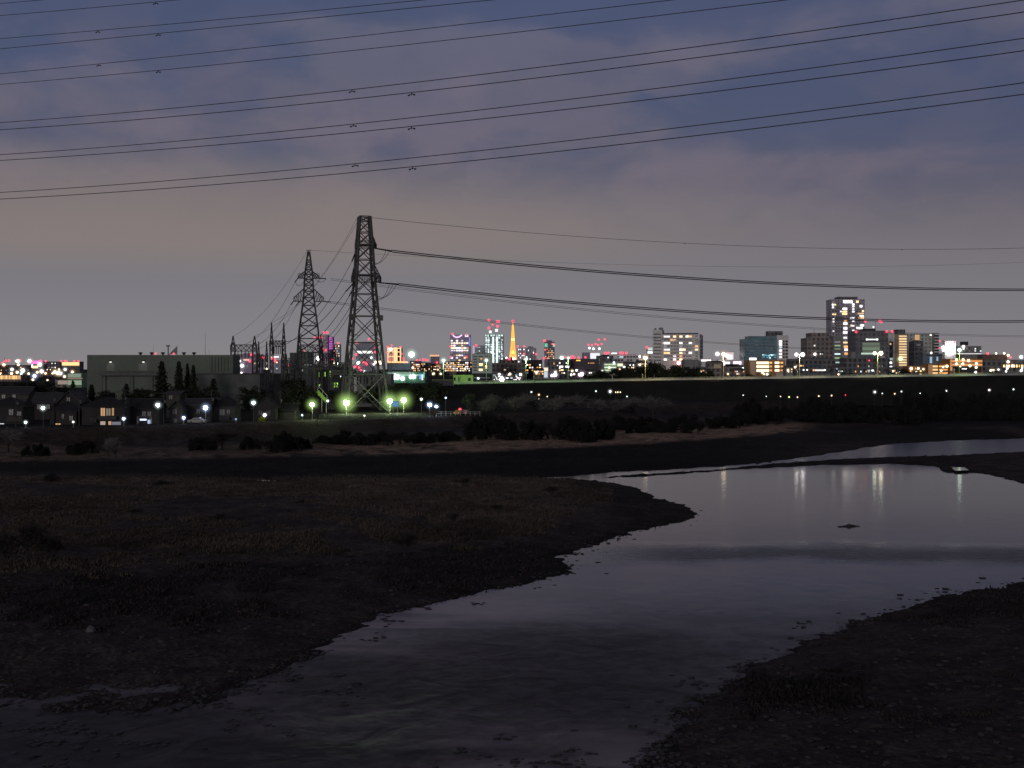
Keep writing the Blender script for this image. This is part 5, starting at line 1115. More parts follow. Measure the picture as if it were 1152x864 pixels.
b = Bld('dark long shed with red sign and lit yellow end windows', 1105, 1160, 405, 860, M_cdark, ybase=424, depth=14, name='shed'); b.ball(1111, 397.7, 1.2, 'red', 2.8, 'roof_sign_lamp'); b.ball(1120.5, 397.6, .9, 'green', 2, 'roof_sign_lamp'); b.ball(1129.6, 397.5, 1.0, 'warm', 2.4, 'roof_sign_lamp'); b.block(1108, 1136, 398.6, 405, mat('umber', (.16, .11, .09), .85, .1, .2), 'upper_storey', .3, 1.0); b.grid(9, 1, 1128, 1154, 410, 413.6, 'yyoyy', .5, .8)
for u, v, c in ((1133.6, 412.2, 'warm'), (1148.8, 416.8, 'white'), (1136.8, 402, 'red'), (1134, 407, 'warm'), (1114.4, 417, 'warm'), (1117.5, 417, 'warm'), (1134, 399.8, 'orange'), (1139, 411.6, 'orange')): b.ball(u, v, 1.3 if c != 'red' else .9, c, 3, 'yard_lamp')
b.ball(1148.6, 401.6, 1.7, 'cool', 3.8, 'yard_lamp')
# centre
b = Bld('long white three storey building under a row of red roof lamps', 690, 737, 398.4, 1300, M_white, depth=20, name='office_building')
for j in range(3): b.grid(13, 1, 691, 736, 400+j*3.6, 403+j*3.6, 'xxxdx', .75, .5)
b.win(696, 701, 400.4, 402.6, 'c'); b.win(688, 694, 397, 398.2, E_win_w, 'roof_light')
for u in (680.6, 684.4, 698, 700.4, 704.6, 681.8): b.ball(u, 396.9+.4*(u % 2), 1.15, 'red', 2.6)
b.win(719, 724, 404, 406, E_win_y); b.ball(719.7, 401.2, .9, 'pink', 2, 'roof_lamp')
b = Bld('pale building with bright white roof sign near apartment stair tower', 728.5, 737, 392, 1500, M_pale, depth=12); b.win(729, 736.4, 391, 394, emit('roof_sign_pale', (.85, 1, .95), .7), 'sign'); b.win(728.6, 736.6, 395.4, 397.6, emit('roof_sign_white', (.95, 1, 1), 1.6), 'sign'); b.ball(727.6, 390.8, 1.2, 'red', 2.6)
b = Bld('green white lit parking levels behind the dark grove', 679.5, 701, 408.6, 1000, M_gwall, ybase=424, depth=14, name='parking_deck', cat='parking deck')
for v in (409.4, 412.6, 415.8): b.win(680, 693, v, v+1.5, emit('parking_green', (.75, 1, .62), .8, var=.3), 'deck_light')
b.win(694.6, 701, 409, 412, emit('parking_yellow', (.95, 1, .6), 1.0), 'deck_light'); b.ball(690.7, 408, 1.0, 'cool', 2, 'deck_lamp')
b = Bld('dark stepped block beside the green white parking levels', 672, 690, 400.5, 1250, M_cdark, depth=18); b.block(677, 686, 399, 400.5, M_dark); b.grid(6, 3, 673, 690, 403, 414, '--d-', .4, .4); b.win(683.4, 685, 401.4, 403, 'c')
b = Bld('long dark warehouse with small yellow sign on its roof edge', 641.5, 674, 404, 1050, mat('plum_panel', (.10, .085, .10), .85, .1, .2), ybase=426, depth=16, name='warehouse'); b.win(648.2, 653, 404.8, 406.2, emit('yellow_sign', (1, .62, .05), 1.2), 'sign'); b.grid(4, 1, 661, 669, 407.6, 409.4, 'o-o', .5, .6)
for u, v, r_ in ((652, 421.6, 1.5), (654.6, 421, 2.1), (660.3, 421.3, 1.2), (642.6, 421.6, 1.1), (636.4, 421.6, 1.3)): b.ball(u, v, r_, 'pink', r_*2.3, 'yard_lamp')
for u in (642.4, 646, 651, 658.6, 635.5): b.ball(u, 402.4-(u % 3)*.3, 1.1 if u != 644 else 1.6, 'red', 2.4)
b.ball(643.6, 401.6, 1.7, 'red', 3.4)
b = Bld('dark block with lit corner windows next to the long warehouse', 616.5, 641.5, 404.4, 1040, M_cdark, ybase=426, depth=16); b.grid(6, 5, 626, 641, 407, 421, '-w-y--', .6, .4); b.win(629.4, 633.4, 411.6, 413.4, E_win_w); b.win(636.2, 640.2, 411.6, 413.4, E_win_w); b.win(631, 633.8, 415.4, 417, E_win_y); b.win(622.4, 624, 408, 410, E_red if False else 'o'); b.ball(624.5, 421.6, 2.1, 'pink', 5, 'yard_lamp'); b.ball(621, 422.6, 1.4, 'pink', 3, 'yard_lamp')
b = Bld('small cream shopfront glowing beside the dark shops', 609.5, 617, 413, 1000, M_pale, ybase=426, depth=10, name='shop_building'); b.win(610.4, 616.4, 413.8, 417.4, emit('cream_front', (1, .78, .6), 1.2), 'shop_front'); b.win(612, 616, 418, 424.6, emit('cool_front', (.75, .85, 1), .7), 'shop_front')
b = Bld('dark shops with patchy amber and white windows', 587, 610, 405, 1060, M_dark, ybase=426, depth=14, name='shop_building'); b.grid(7, 4, 589, 609, 409, 421, 'y-wo--d-', .6, .5)
b = Bld('wide brown hall under a raised dark ridge roof', 553.5, 591, 408.6, 1020, M_brown, ybase=424, depth=18, name='hall', cat='hall'); b.block(562, 582, 404.6, 408.6, M_cdark, 'roof', .1, .9); b.block(566, 577, 402, 404.6, M_cdark, 'roof', .2, .8); b.grid(14, 4, 555, 590, 410, 419.5, '-------d--x', .6, .3); b.win(567, 569, 415.4, 416.6, 'y'); b.ball(569.7, 402.6, .9, 'white', 2, 'roof_lamp', 5); b.ball(573, 403.8, 1.3, 'red', 2.8)
b = Bld('white lit sports stands glowing in front of the brown hall', 551, 590, 420.4, 900, M_cdark, ybase=430, depth=10, name='shop_building')
for i in range(26): u = random.uniform(552, 584); v = random.choice((421.6, 423.2, 424.8, 426.6)); b.win(u, u+random.uniform(1.2, 3.4), v, v+.9, random.choice((E_win_w, E_win_w, E_win_c)))
b.ball(564.6, 427, 2.6, 'white', 5.4, 'floodlight'); b.ball(561.7, 421, 1.1, 'pink', 2.6, 'floodlight'); b.ball(585.6, 421.4, 1.3, 'white', 3, 'floodlight'); b.ball(573.6, 420.8, 1.2, 'warm', 2.8, 'floodlight')
b = Bld('pale green grey office block with three amber windows', 531, 553.6, 398.2, 960, M_gwall, ybase=420, depth=16, name='office_building'); b.block(533, 551, 397.2, 398.2, M_cdark)
for j in range(6): b.win(532.4, 536.6, 400.4+j*3.1, 401.8+j*3.1, mat('slate_glass', (.10, .13, .13), .4, .2)); b.win(538.6, 543.2, 400.4+j*3.1, 401.8+j*3.1, _mats['slate_glass']); b.win(545.4, 549.2, 400.4+j*3.1, 401.8+j*3.1, _mats['slate_glass'])
b.win(539, 543, 408.8, 411.4, E_win_y, t=.4); b.win(540, 542.6, 403, 404.4, E_win_o, t=.4); b.win(538.8, 542.8, 415, 417.2, E_win_y, t=.4); b.win(546, 548, 411, 414.6, E_win_y, t=.4)
b = Bld('low dark platform roof with one white lamp under it', 530, 553.5, 421, 800, M_dark, ybase=430, depth=10, name='shed'); b.ball(538, 425.6, 1.0, 'cool', 2.4, 'roof_lamp'); b.win(532, 551, 424.8, 425.2, emit('thin_tube', (.6, .65, .8), .25), 'light_strip')
for i, (u0, u1, y0, yb, lab, seed) in enumerate(((461, 473, 406.3, 421, 'low flats with orange windows next to the mint floodlight', 'oy-w-o'), (473, 484, 408, 421, 'dim brown flats with few orange windows', 'o--y--'), (484, 496, 409.5, 421, 'dark flats with broken amber windows left of mint lamp', 'y-o--w'), (500, 513, 406.8, 421, 'flats with bright mixed windows right of mint lamp', 'wyo-yw'), (513, 523, 406.4, 421, 'flats with tall orange lit stairs', 'yo-w'), (523, 531, 406.5, 421, 'dark flats touching the pale green grey office', 'o--w'))):
    b = Bld(lab, u0, u1, y0, 1300+i*23, M_brown if i % 2 else M_cdark, ybase=423, depth=16, name='apartment_block'); b.grid(int((u1-u0)/1.7), 5, u0+.3, u1-.3, y0+.6, 418, seed, .62, .55)
b.ball(511, 416, 1.3, 'warm', 2.8, 'door_lamp')
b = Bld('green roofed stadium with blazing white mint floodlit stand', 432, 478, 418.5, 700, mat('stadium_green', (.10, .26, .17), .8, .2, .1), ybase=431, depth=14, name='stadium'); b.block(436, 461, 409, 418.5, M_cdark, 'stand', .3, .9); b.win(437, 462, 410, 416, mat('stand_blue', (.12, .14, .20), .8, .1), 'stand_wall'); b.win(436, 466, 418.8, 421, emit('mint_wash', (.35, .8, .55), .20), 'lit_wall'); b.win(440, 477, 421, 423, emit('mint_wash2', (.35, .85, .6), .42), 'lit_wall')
for u, v, r_, c in ((443, 424.6, 2.6, 'cool'), (447, 424.2, 2.6, 'mint'), (441, 426.4, 1.6, 'cool'), (453, 425.8, 2.2, 'cool'), (462.4, 424, 2.1, 'mint'), (465.6, 423.8, 2.2, 'cool')): b.ball(u, v, r_, c, r_*2.4, 'floodlight')
b.win(471.8, 474, 420.6, 426.6, emit('blue_board', (.1, .45, 1), .8), 'advert_board'); b.win(474.3, 476, 421.4, 427.6, emit('white_board', (1, .9, .9), 1.2), 'advert_board'); b.win(476.3, 477.6, 419, 425, emit('teal_board', (.1, .7, .7), .7), 'advert_board')
t = SL('huge mint floodlight mast head above the stadium', 463, 398.6, 690, 5, 'mint', 26, 2.9, 7.5, gk=1.2, name='floodlight_mast', cat='floodlight'); 
SL('dark mast with square lamp bank rising before the orange tower', 440, 397, 600, 5, 'white', .02, 1.2, 0, sampled=False, name='floodlight_mast', cat='floodlight')
# low houses and shops that fill the foot of the town
for i, (u0, u1, y0, lab, pat) in enumerate(((600, 612, 416, 'low cream lit shop at the foot of the dark shops', 'ywo'), (660, 672, 417.5, 'low grey shop with violet lights at the warehouse end', 'w-d'), (786, 796, 415, 'low dim house against the grey apartment wing', '-d-o'), (826, 838, 416, 'small house squeezed before the glass office foot', 'w-o'), (884, 892, 413.5, 'small grey house between amber office and podium', '-w-y'), (938, 951, 413, 'small dark house beneath the slim grey tower', 'c--y'), (1001, 1012, 415, 'small house below the yellow balcony flats', 'y-o'), (1012, 1023, 417, 'low tan house left of the orange apartment row', 'yow'), (1060, 1070, 418.6, 'tiny house wedged before the parking deck', 'o-w'), (1088, 1102, 418, 'low dark garage under the parking deck lamps', 'w-y'), (1104, 1116, 412.5, 'amber lit low house beside the dark shed', 'oy-'), (1116, 1130, 415.5, 'low wide house with warm porch by the dark shed', 'y-o-'), (1132, 1146, 408, 'far tan house behind the yellow shed windows', 'oyo'), (1142, 1156, 413, 'white lit garage at the far picture edge', 'wyw'), (716, 728, 407.5, 'low white house before the long white building', 'd-y'), (702, 714, 408.8, 'low pale house before the long white building', 'y-w-'))):
    b = Bld(lab, u0, u1, y0, 760+i*13, [M_brown, M_grey, M_cdark][i % 3], ybase=426, depth=9, name='town_house', cat='house', parapet=False); e = .8*b.k
    q = MB(); q.poly([(-b.w/2-e, -e, b.h-.02), (b.w/2+e, -e, b.h-.02), (b.w/2-e, 4.5, b.h+2.2*b.k), (-b.w/2+e, 4.5, b.h+2.2*b.k)]); q.poly([(b.w/2+e, 9+e, b.h-.02), (-b.w/2-e, 9+e, b.h-.02), (-b.w/2+e, 4.5, b.h+2.2*b.k), (b.w/2-e, 4.5, b.h+2.2*b.k)])
    q.poly([(b.w/2+e, -e, b.h-.02), (b.w/2+e, 9+e, b.h-.02), (b.w/2-e, 4.5, b.h+2.2*b.k)]); q.poly([(-b.w/2-e, 9+e, b.h-.02), (-b.w/2-e, -e, b.h-.02), (-b.w/2+e, 4.5, b.h+2.2*b.k)]); q.build('roof', M_cdark, b.r)
    b.grid(max(4, int((u1-u0)/2)), 2, u0+.5, u1-.5, y0+.6, y0+6, pat+'-', .6, .5)
    if i % 2 == 0: b.ball(u0+(u1-u0)*.3, y0+3, 1.0, 'warm' if i % 4 else 'orange', 2.6, 'porch_lamp')
rr = random.Random(77)
for i in range(34):
    u = rr.uniform(596, 1150) if i < 26 else rr.uniform(440, 530); v = rr.uniform(412, 422)
    SL('small street lamp among the low houses of the town', u, v, rr.uniform(640, 720), 5, rr.choice(('warm', 'warm', 'orange', 'white', 'cool')), 5, rr.uniform(.6, 1.1), rr.uniform(1.8, 2.8), sampled=False, pole=M_dark, group='small street lamps of the town')
# ------------------------------------------------------------------ the far skyline
def far(label, x0, x1, y, D, wall, name='skyscraper', **kw): return Bld(label, x0, x1, y, D, wall, name=name, cat='skyscraper', depth=40, parapet=False, **kw)
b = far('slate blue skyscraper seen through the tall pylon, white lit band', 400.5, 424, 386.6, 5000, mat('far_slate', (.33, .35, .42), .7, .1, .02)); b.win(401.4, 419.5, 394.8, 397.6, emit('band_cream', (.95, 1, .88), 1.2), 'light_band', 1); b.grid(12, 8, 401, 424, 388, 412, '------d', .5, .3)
for u, v in ((401.6, 385.4), (421.7, 385.2), (415.2, 381.6), (422.8, 391.8), (422.5, 396), (400.5, 399), (396.3, 403.6), (408.8, 407.4), (412, 408), (412.6, 409.6), (399, 412.6), (401, 412.2), (404, 413.4), (406, 416.4)): b.ball(u, v, 1.1, 'red', 2.6)
b.block(404, 420, 384.4, 386.6, mat('far_slate', (.2, .2, .26)), 'roof_storey', .2, .8)
for u, v, c, r_ in ((403, 408.2, 'mint', 1.6), (417.8, 402.4, 'cool', .9), (421, 409.6, 'pink', 1.2), (427.4, 408, 'warm', 2.1), (422.6, 407.4, 'orange', 1.2), (410, 418, 'cool', .9)): b.ball(u, v, r_, c, r_*2.4, 'street_light')
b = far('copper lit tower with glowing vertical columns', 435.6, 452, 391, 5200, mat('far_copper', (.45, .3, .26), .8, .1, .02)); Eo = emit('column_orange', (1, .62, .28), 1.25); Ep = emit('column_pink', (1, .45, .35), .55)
for u0, u1 in ((435.8, 437.2), (449.9, 451.2), (442.8, 447.2)): b.win(u0, u1, 391, 408, Eo, 'light_column', 1)
b.win(438, 442.4, 392, 407, Ep, 'light_column', 1); b.win(447.6, 449.6, 392, 407, M_dark, 'dark_bay', 1)
for v in (391.4, 395.4, 400.6): b.win(436, 451.4, v, v+1, Eo, 'light_band', 1.4)
b.win(436, 459, 406.6, 408.2, Eo, 'light_band', 2); b.ball(439.6, 393, 1.6, 'white', 3, 'roof_lamp')
for u, v in ((436, 390.2), (440.6, 388.6), (450.6, 390.2), (435.7, 396.6), (451.8, 398), (453.8, 403), (454.2, 405.4), (437, 404)): b.ball(u, v, .9, 'red', 2)
b = far('small tower with flat orange lit crown', 484.4, 493.8, 400, 6200, mat('far_plum', (.28, .24, .28), .8, .1, .02)); b.win(483.6, 494, 399, 401, emit('crown_orange', (1, .55, .3), .8), 'crown', 2); b.block(486, 492, 398.2, 400, M_haze, 'roof_unit'); b.grid(4, 6, 485, 493, 402, 413, '--d-', .4, .4)
for u, v in ((479, 404.6), (491.6, 407.8), (476, 404.4), (472.5, 405.6), (481, 405.2), (469, 405.4)): b.ball(u, v, 1.0, 'red', 2.2)
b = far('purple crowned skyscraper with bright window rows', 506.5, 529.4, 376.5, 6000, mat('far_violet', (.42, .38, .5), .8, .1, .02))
for j in range(9):
    for i in range(7):
        key = random.choice('wwy' if j in (1, 3, 4) else 'd-dw-dy-'); 
        if key != '-': u = 507.3+i*2.9; v = 382.6+j*2.75; b.win(u, u+(2.5 if j in (3,) else 2.0), v, v+1.4, key, t=3)
pts = [(509.6, 376.8), (511, 378.6), (513.6, 379.6), (516.6, 379), (519.8, 376.8)]; q = MB(); q.tube([(b.lx(u), -2, b.lz(v)) for u, v in pts], .8*b.k, 6); q.build('crown_light', emit('crown_violet', (.85, .6, 1), 1.3), b.r)
b.win(506.8, 529, 376.6, 381.6, emit('crown_purple', (.35, .12, .5), .12), 'crown_panel', 1); b.win(523, 527, 376.6, 379, emit('crown_white', (.9, .9, 1), 1.0), 'crown_light', 3); b.win(527.8, 529, 379.6, 389, emit('edge_blue', (.25, .3, 1), .7), 'edge_light', 3)
for u, v in ((508.7, 375.6), (525, 377), (507, 389.6), (507.4, 402), (524.6, 401.6)): b.ball(u, v, 1.0, 'red', 2.2)
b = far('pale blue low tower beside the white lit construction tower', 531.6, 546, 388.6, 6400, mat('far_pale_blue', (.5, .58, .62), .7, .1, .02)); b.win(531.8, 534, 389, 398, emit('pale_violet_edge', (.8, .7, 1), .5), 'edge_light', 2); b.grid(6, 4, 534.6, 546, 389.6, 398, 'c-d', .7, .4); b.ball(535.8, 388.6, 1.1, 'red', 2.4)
# white lit tower under construction with cranes
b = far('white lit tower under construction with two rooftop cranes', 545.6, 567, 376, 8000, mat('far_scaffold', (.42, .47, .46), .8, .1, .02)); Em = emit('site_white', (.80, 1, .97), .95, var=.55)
rr = random.Random(3)
for j in range(13):
    for i in range(7):
        if b.nw < 92 and rr.random() < .86: u = 546+i*3.0+rr.uniform(-.3, .3); v = 376.6+j*2.6; b.win(u, u+rr.uniform(.7, 2.1), v, v+rr.uniform(.9, 2.2), Em, 'site_light', 4); b.nw += 1
for u in (554, 558.4): b.win(u, u+1.5, 379, 408, emit('site_core', (.85, 1, 1), 1.3), 'lit_hoist', 6)
b.win(545.4, 567.2, 375.4, 376.2, emit('site_edge', (.35, .6, .5), .3), 'edge_light', 5)
for u, v, r_ in ((551.6, 373.4, 1.4), (558.6, 371.6, 1.5)): b.win(u-r_, u+r_, v-r_, v+r_, emit('cab_white', (.95, 1, 1), 1.3), 'crane_cab', 6)
for (xa, ya, xb, yb) in ((552, 373, 556, 362), (559, 372, 553, 360.4), (556, 366, 550, 360), (560, 371, 560, 361)):
    q = MB(); q.bar((b.lx(xa), 2, b.lz(ya)), (b.lx(xb), 2, b.lz(yb)), .35*b.k); q.build('crane_jib', mat('crane_red', (.35, .08, .09), .7, .1), b.r)
for u, v in ((550, 360.2), (559.8, 361.6), (554.4, 365.2), (550, 369), (559.8, 367), (561, 361.9)): b.ball(u, v, 1.3 if u != 554.4 else .9, 'red', 2.9)
# orange lattice broadcast tower
D = 10000; k = D/F; zb = 5.0; t = thing('lattice_tower', 'slender orange floodlit lattice tower tapering to a spire', 'tower', P(577, 418, D)); t.location.z = zb
zz = lambda y: zat(y, D)-zb; Hh = zz(361)
prof = [(408, 3.9), (402, 3.2), (395, 2.45), (388, 1.85), (380, 1.4), (375, 1.1), (368, .65), (365.4, .4)]
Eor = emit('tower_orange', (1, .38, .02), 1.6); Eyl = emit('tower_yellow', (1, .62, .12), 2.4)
for sx_, sy_ in ((-1, -1), (1, -1), (1, 1), (-1, 1)):
    q = MB()
    for (y0, w0), (y1, w1) in zip(prof, prof[1:]): q.bar((sx_*w0*k, sy_*w0*k, zz(y0)), (sx_*w1*k, sy_*w1*k, zz(y1)), 1.05*k if y0 > 395 else .7*k)
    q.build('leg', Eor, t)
q = MB(); hw = lambda y: np.interp(-y, [-p_[0] for p_ in prof], [p_[1] for p_ in prof])*k; L = [408, 405.5, 403, 400.5, 398, 395.5, 393, 390.5, 388, 385.5, 383, 380.5, 378, 375.5, 373, 370.5, 368]
for y0, y1 in zip(L, L[1:]):
    a, c = hw(y0), hw(y1)
    for i in range(4):
        u = [(-1, -1), (1, -1), (1, 1), (-1, 1)][i]; v = [(1, -1), (1, 1), (-1, 1), (-1, -1)][i]; q.bar((u[0]*a, u[1]*a, zz(y0)), (v[0]*c, v[1]*c, zz(y1)), .5*k); q.bar((v[0]*a, v[1]*a, zz(y0)), (u[0]*c, u[1]*c, zz(y1)), .5*k); q.bar((u[0]*c, u[1]*c, zz(y1)), (v[0]*c, v[1]*c, zz(y1)), .5*k)
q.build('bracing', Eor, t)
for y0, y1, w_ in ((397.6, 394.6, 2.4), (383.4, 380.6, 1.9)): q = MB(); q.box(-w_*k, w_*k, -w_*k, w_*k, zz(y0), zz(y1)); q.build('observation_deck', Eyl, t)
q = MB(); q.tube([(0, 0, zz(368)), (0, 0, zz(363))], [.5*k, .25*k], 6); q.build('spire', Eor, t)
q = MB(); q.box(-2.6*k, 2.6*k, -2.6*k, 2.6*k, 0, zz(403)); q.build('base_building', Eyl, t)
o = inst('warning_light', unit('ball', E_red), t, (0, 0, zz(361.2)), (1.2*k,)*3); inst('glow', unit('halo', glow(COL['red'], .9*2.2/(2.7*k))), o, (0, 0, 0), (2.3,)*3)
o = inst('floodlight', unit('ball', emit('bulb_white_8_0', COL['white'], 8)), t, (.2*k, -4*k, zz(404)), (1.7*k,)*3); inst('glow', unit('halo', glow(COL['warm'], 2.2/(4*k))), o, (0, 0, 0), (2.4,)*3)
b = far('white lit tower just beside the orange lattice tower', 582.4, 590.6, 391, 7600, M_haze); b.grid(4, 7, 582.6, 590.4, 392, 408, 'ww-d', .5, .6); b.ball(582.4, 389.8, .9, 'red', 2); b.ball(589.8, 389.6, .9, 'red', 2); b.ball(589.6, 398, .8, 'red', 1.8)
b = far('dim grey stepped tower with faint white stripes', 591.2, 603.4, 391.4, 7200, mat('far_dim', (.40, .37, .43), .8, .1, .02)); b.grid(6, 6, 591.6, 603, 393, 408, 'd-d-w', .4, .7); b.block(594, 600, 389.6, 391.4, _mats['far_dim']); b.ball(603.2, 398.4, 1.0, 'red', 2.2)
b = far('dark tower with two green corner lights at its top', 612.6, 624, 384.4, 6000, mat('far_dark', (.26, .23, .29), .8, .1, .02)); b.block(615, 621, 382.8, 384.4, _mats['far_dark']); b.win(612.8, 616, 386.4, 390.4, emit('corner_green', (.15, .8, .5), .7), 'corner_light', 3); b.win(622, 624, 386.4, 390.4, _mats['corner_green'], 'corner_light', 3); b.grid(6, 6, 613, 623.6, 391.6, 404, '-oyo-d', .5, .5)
for u, v in ((612.5, 383.2), (621.4, 387), (623.8, 388), (613.4, 393.4), (612.2, 403), (606.8, 405), (617, 405)): b.ball(u, v, 1.2 if v in (383.2, 403) else .8, 'red', 2.6 if v in (383.2, 403) else 1.8)
b.ball(632, 402.8, 2.0, 'mint', 4.8, 'floodlight')
b = far('low white lit construction site under floating crane lamps', 661.4, 675, 397, 3000, M_white, ybase=412); b.win(661.6, 674.6, 397.4, 404, emit('site_block', (.95, .98, 1), .9), 'lit_wall', 2); b.grid(6, 2, 661.6, 674.6, 397.4, 403.6, 'w-w', .5, .6)
for (xa, ya, xb, yb) in ((663, 397, 673, 382), (667, 397, 680.4, 381.8), (672, 397, 677, 387)): q = MB(); q.bar((b.lx(xa), 2, b.lz(ya)), (b.lx(xb), 2, b.lz(yb)), .16*b.k); q.build('crane_jib', M_haze, b.r)
for u, v in ((673.5, 382.1), (680.3, 381.8), (662, 388), (666, 388.4), (670, 387), (672.8, 388.1), (676.8, 387)): b.ball(u, v, .9, 'red', 2.2)
for u, v in ((663, 391.6), (667.6, 392.4), (674.3, 392.2)): b.ball(u, v, 1.0, 'cool', 2.2, 'work_lamp')
b = far('blue grey low block in front of the floating crane lamps', 656, 664, 396.5, 2800, mat('far_blue_grey', (.36, .34, .43), .8, .1, .02), ybase=412)
# behind the switchyard
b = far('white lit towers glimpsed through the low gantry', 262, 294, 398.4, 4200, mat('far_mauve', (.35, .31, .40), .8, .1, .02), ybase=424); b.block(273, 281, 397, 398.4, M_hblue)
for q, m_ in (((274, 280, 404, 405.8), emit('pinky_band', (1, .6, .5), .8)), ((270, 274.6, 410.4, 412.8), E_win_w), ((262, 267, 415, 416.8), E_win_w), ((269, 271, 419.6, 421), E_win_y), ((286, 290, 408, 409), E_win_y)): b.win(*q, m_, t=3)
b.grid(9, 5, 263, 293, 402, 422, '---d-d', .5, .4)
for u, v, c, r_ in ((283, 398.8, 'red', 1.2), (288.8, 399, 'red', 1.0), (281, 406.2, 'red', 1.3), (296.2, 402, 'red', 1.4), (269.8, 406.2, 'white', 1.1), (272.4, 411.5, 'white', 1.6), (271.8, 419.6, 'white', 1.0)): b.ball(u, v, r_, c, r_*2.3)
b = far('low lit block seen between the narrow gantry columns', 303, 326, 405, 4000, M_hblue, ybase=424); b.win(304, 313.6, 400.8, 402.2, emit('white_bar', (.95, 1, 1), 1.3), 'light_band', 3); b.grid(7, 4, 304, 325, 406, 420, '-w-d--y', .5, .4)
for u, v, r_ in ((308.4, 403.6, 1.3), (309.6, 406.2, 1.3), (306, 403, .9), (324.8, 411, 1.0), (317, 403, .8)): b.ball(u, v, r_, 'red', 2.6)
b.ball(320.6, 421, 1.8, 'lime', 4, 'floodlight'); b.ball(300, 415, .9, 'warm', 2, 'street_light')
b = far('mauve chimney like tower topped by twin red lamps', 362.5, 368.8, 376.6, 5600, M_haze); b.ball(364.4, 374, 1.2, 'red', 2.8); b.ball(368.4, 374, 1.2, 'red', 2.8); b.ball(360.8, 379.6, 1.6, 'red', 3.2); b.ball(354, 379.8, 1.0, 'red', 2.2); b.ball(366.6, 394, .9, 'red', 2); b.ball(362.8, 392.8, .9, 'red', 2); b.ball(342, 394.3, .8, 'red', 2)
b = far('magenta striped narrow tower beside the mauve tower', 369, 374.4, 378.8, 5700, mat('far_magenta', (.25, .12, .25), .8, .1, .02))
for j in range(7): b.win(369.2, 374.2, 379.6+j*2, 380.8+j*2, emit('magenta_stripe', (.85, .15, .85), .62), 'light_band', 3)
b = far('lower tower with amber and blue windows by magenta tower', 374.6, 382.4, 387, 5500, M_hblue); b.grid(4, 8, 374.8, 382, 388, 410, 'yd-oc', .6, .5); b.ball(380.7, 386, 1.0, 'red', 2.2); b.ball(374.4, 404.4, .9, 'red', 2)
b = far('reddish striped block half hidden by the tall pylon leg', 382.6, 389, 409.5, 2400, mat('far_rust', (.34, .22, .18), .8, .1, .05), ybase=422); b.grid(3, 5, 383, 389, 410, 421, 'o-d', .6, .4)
SL('white lamp before the grey green block and slender pylon', 358.4, 403.2, 560, 5, 'white', 14, 2.0, 4.6)
SL('mint white lamp with bright pole near the striped block', 379, 409, 520, 5, 'mint', 20, 1.7, 4.6)
SL('small violet lamp under the mint white pole lamp', 378, 417, 530, 5, 'pink', 8, 1.2, 2.8)
SL('small cool lamp at the top of the low pale hall', 382.8, 423.5, 500, 5, 'cool', 5, .8, 2.0)
# far left town
b = Bld('far building topped by a glowing magenta sign', 34.8, 48, 409.5, 2200, M_cdark, depth=20, ybase=424); b.win(35, 47.2, 405.8, 409.4, emit('magenta_sign', (1, .10, .62), 1.0), 'sign', 2); b.win(35.8, 37, 410, 413.6, E_win_w, t=2); b.win(36.8, 42.6, 411.6, 414.2, E_win_y, t=2)
for u, v, c, r_ in ((33.4, 406.2, 'white', 2.0), (45, 410.2, 'white', 2.2), (45.6, 405.6, 'red', .9), (51.6, 406.4, 'red', 1.0), (47, 417.8, 'white', 2.0), (42, 418.8, 'orange', 1.2)): b.ball(u, v, r_*.9, c, r_*2.5, 'sign_lamp' if c != 'red' else 'warning_light')
b = Bld('dark far block with small pale windows beside magenta sign', 48, 68, 407, 2300, M_cdark, depth=20, ybase=424); b.grid(8, 4, 48.6, 63, 407.6, 417, 'd-yw-', .5, .5)
b = Bld('far store with long gold lit sign and red corner lamps', 69.6, 89.6, 407, 2100, M_cdark, depth=20, ybase=424); b.win(70, 89.2, 407.4, 411.2, emit('gold_sign', (1, .66, .22), 1.15), 'sign', 2)
for u, v in ((69, 406.2), (73.4, 406.2), (75, 406.4), (83.6, 406.4), (88.4, 406.4)): b.ball(u, v, 1.0, 'red', 2.2)
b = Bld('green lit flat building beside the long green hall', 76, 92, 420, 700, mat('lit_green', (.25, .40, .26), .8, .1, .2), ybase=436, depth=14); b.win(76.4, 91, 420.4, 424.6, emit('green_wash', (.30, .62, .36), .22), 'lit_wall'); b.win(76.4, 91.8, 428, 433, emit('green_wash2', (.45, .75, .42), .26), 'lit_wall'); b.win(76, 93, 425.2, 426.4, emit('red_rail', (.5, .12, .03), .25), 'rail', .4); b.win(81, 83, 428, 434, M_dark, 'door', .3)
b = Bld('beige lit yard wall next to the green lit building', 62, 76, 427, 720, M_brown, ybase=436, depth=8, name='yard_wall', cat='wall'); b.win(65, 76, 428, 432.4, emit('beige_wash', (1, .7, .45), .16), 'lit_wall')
b = Bld('long low amber lit shop row at the picture edge', -6, 24, 421.6, 1400, M_brown, ybase=430, depth=14, name='shop_building')
for i in range(13): b.win(-1+i*1.9, .3+i*1.9, 422.4, 426.6, emit('shop_amber', (1, .55, .16), .9, var=.5), t=1)
b = Bld('dark long far block under red white lamps', -4, 34, 411, 2600, M_dark, depth=20, ybase=426); b.grid(12, 3, 0, 33, 412, 421, '--d--o-', .4, .4)
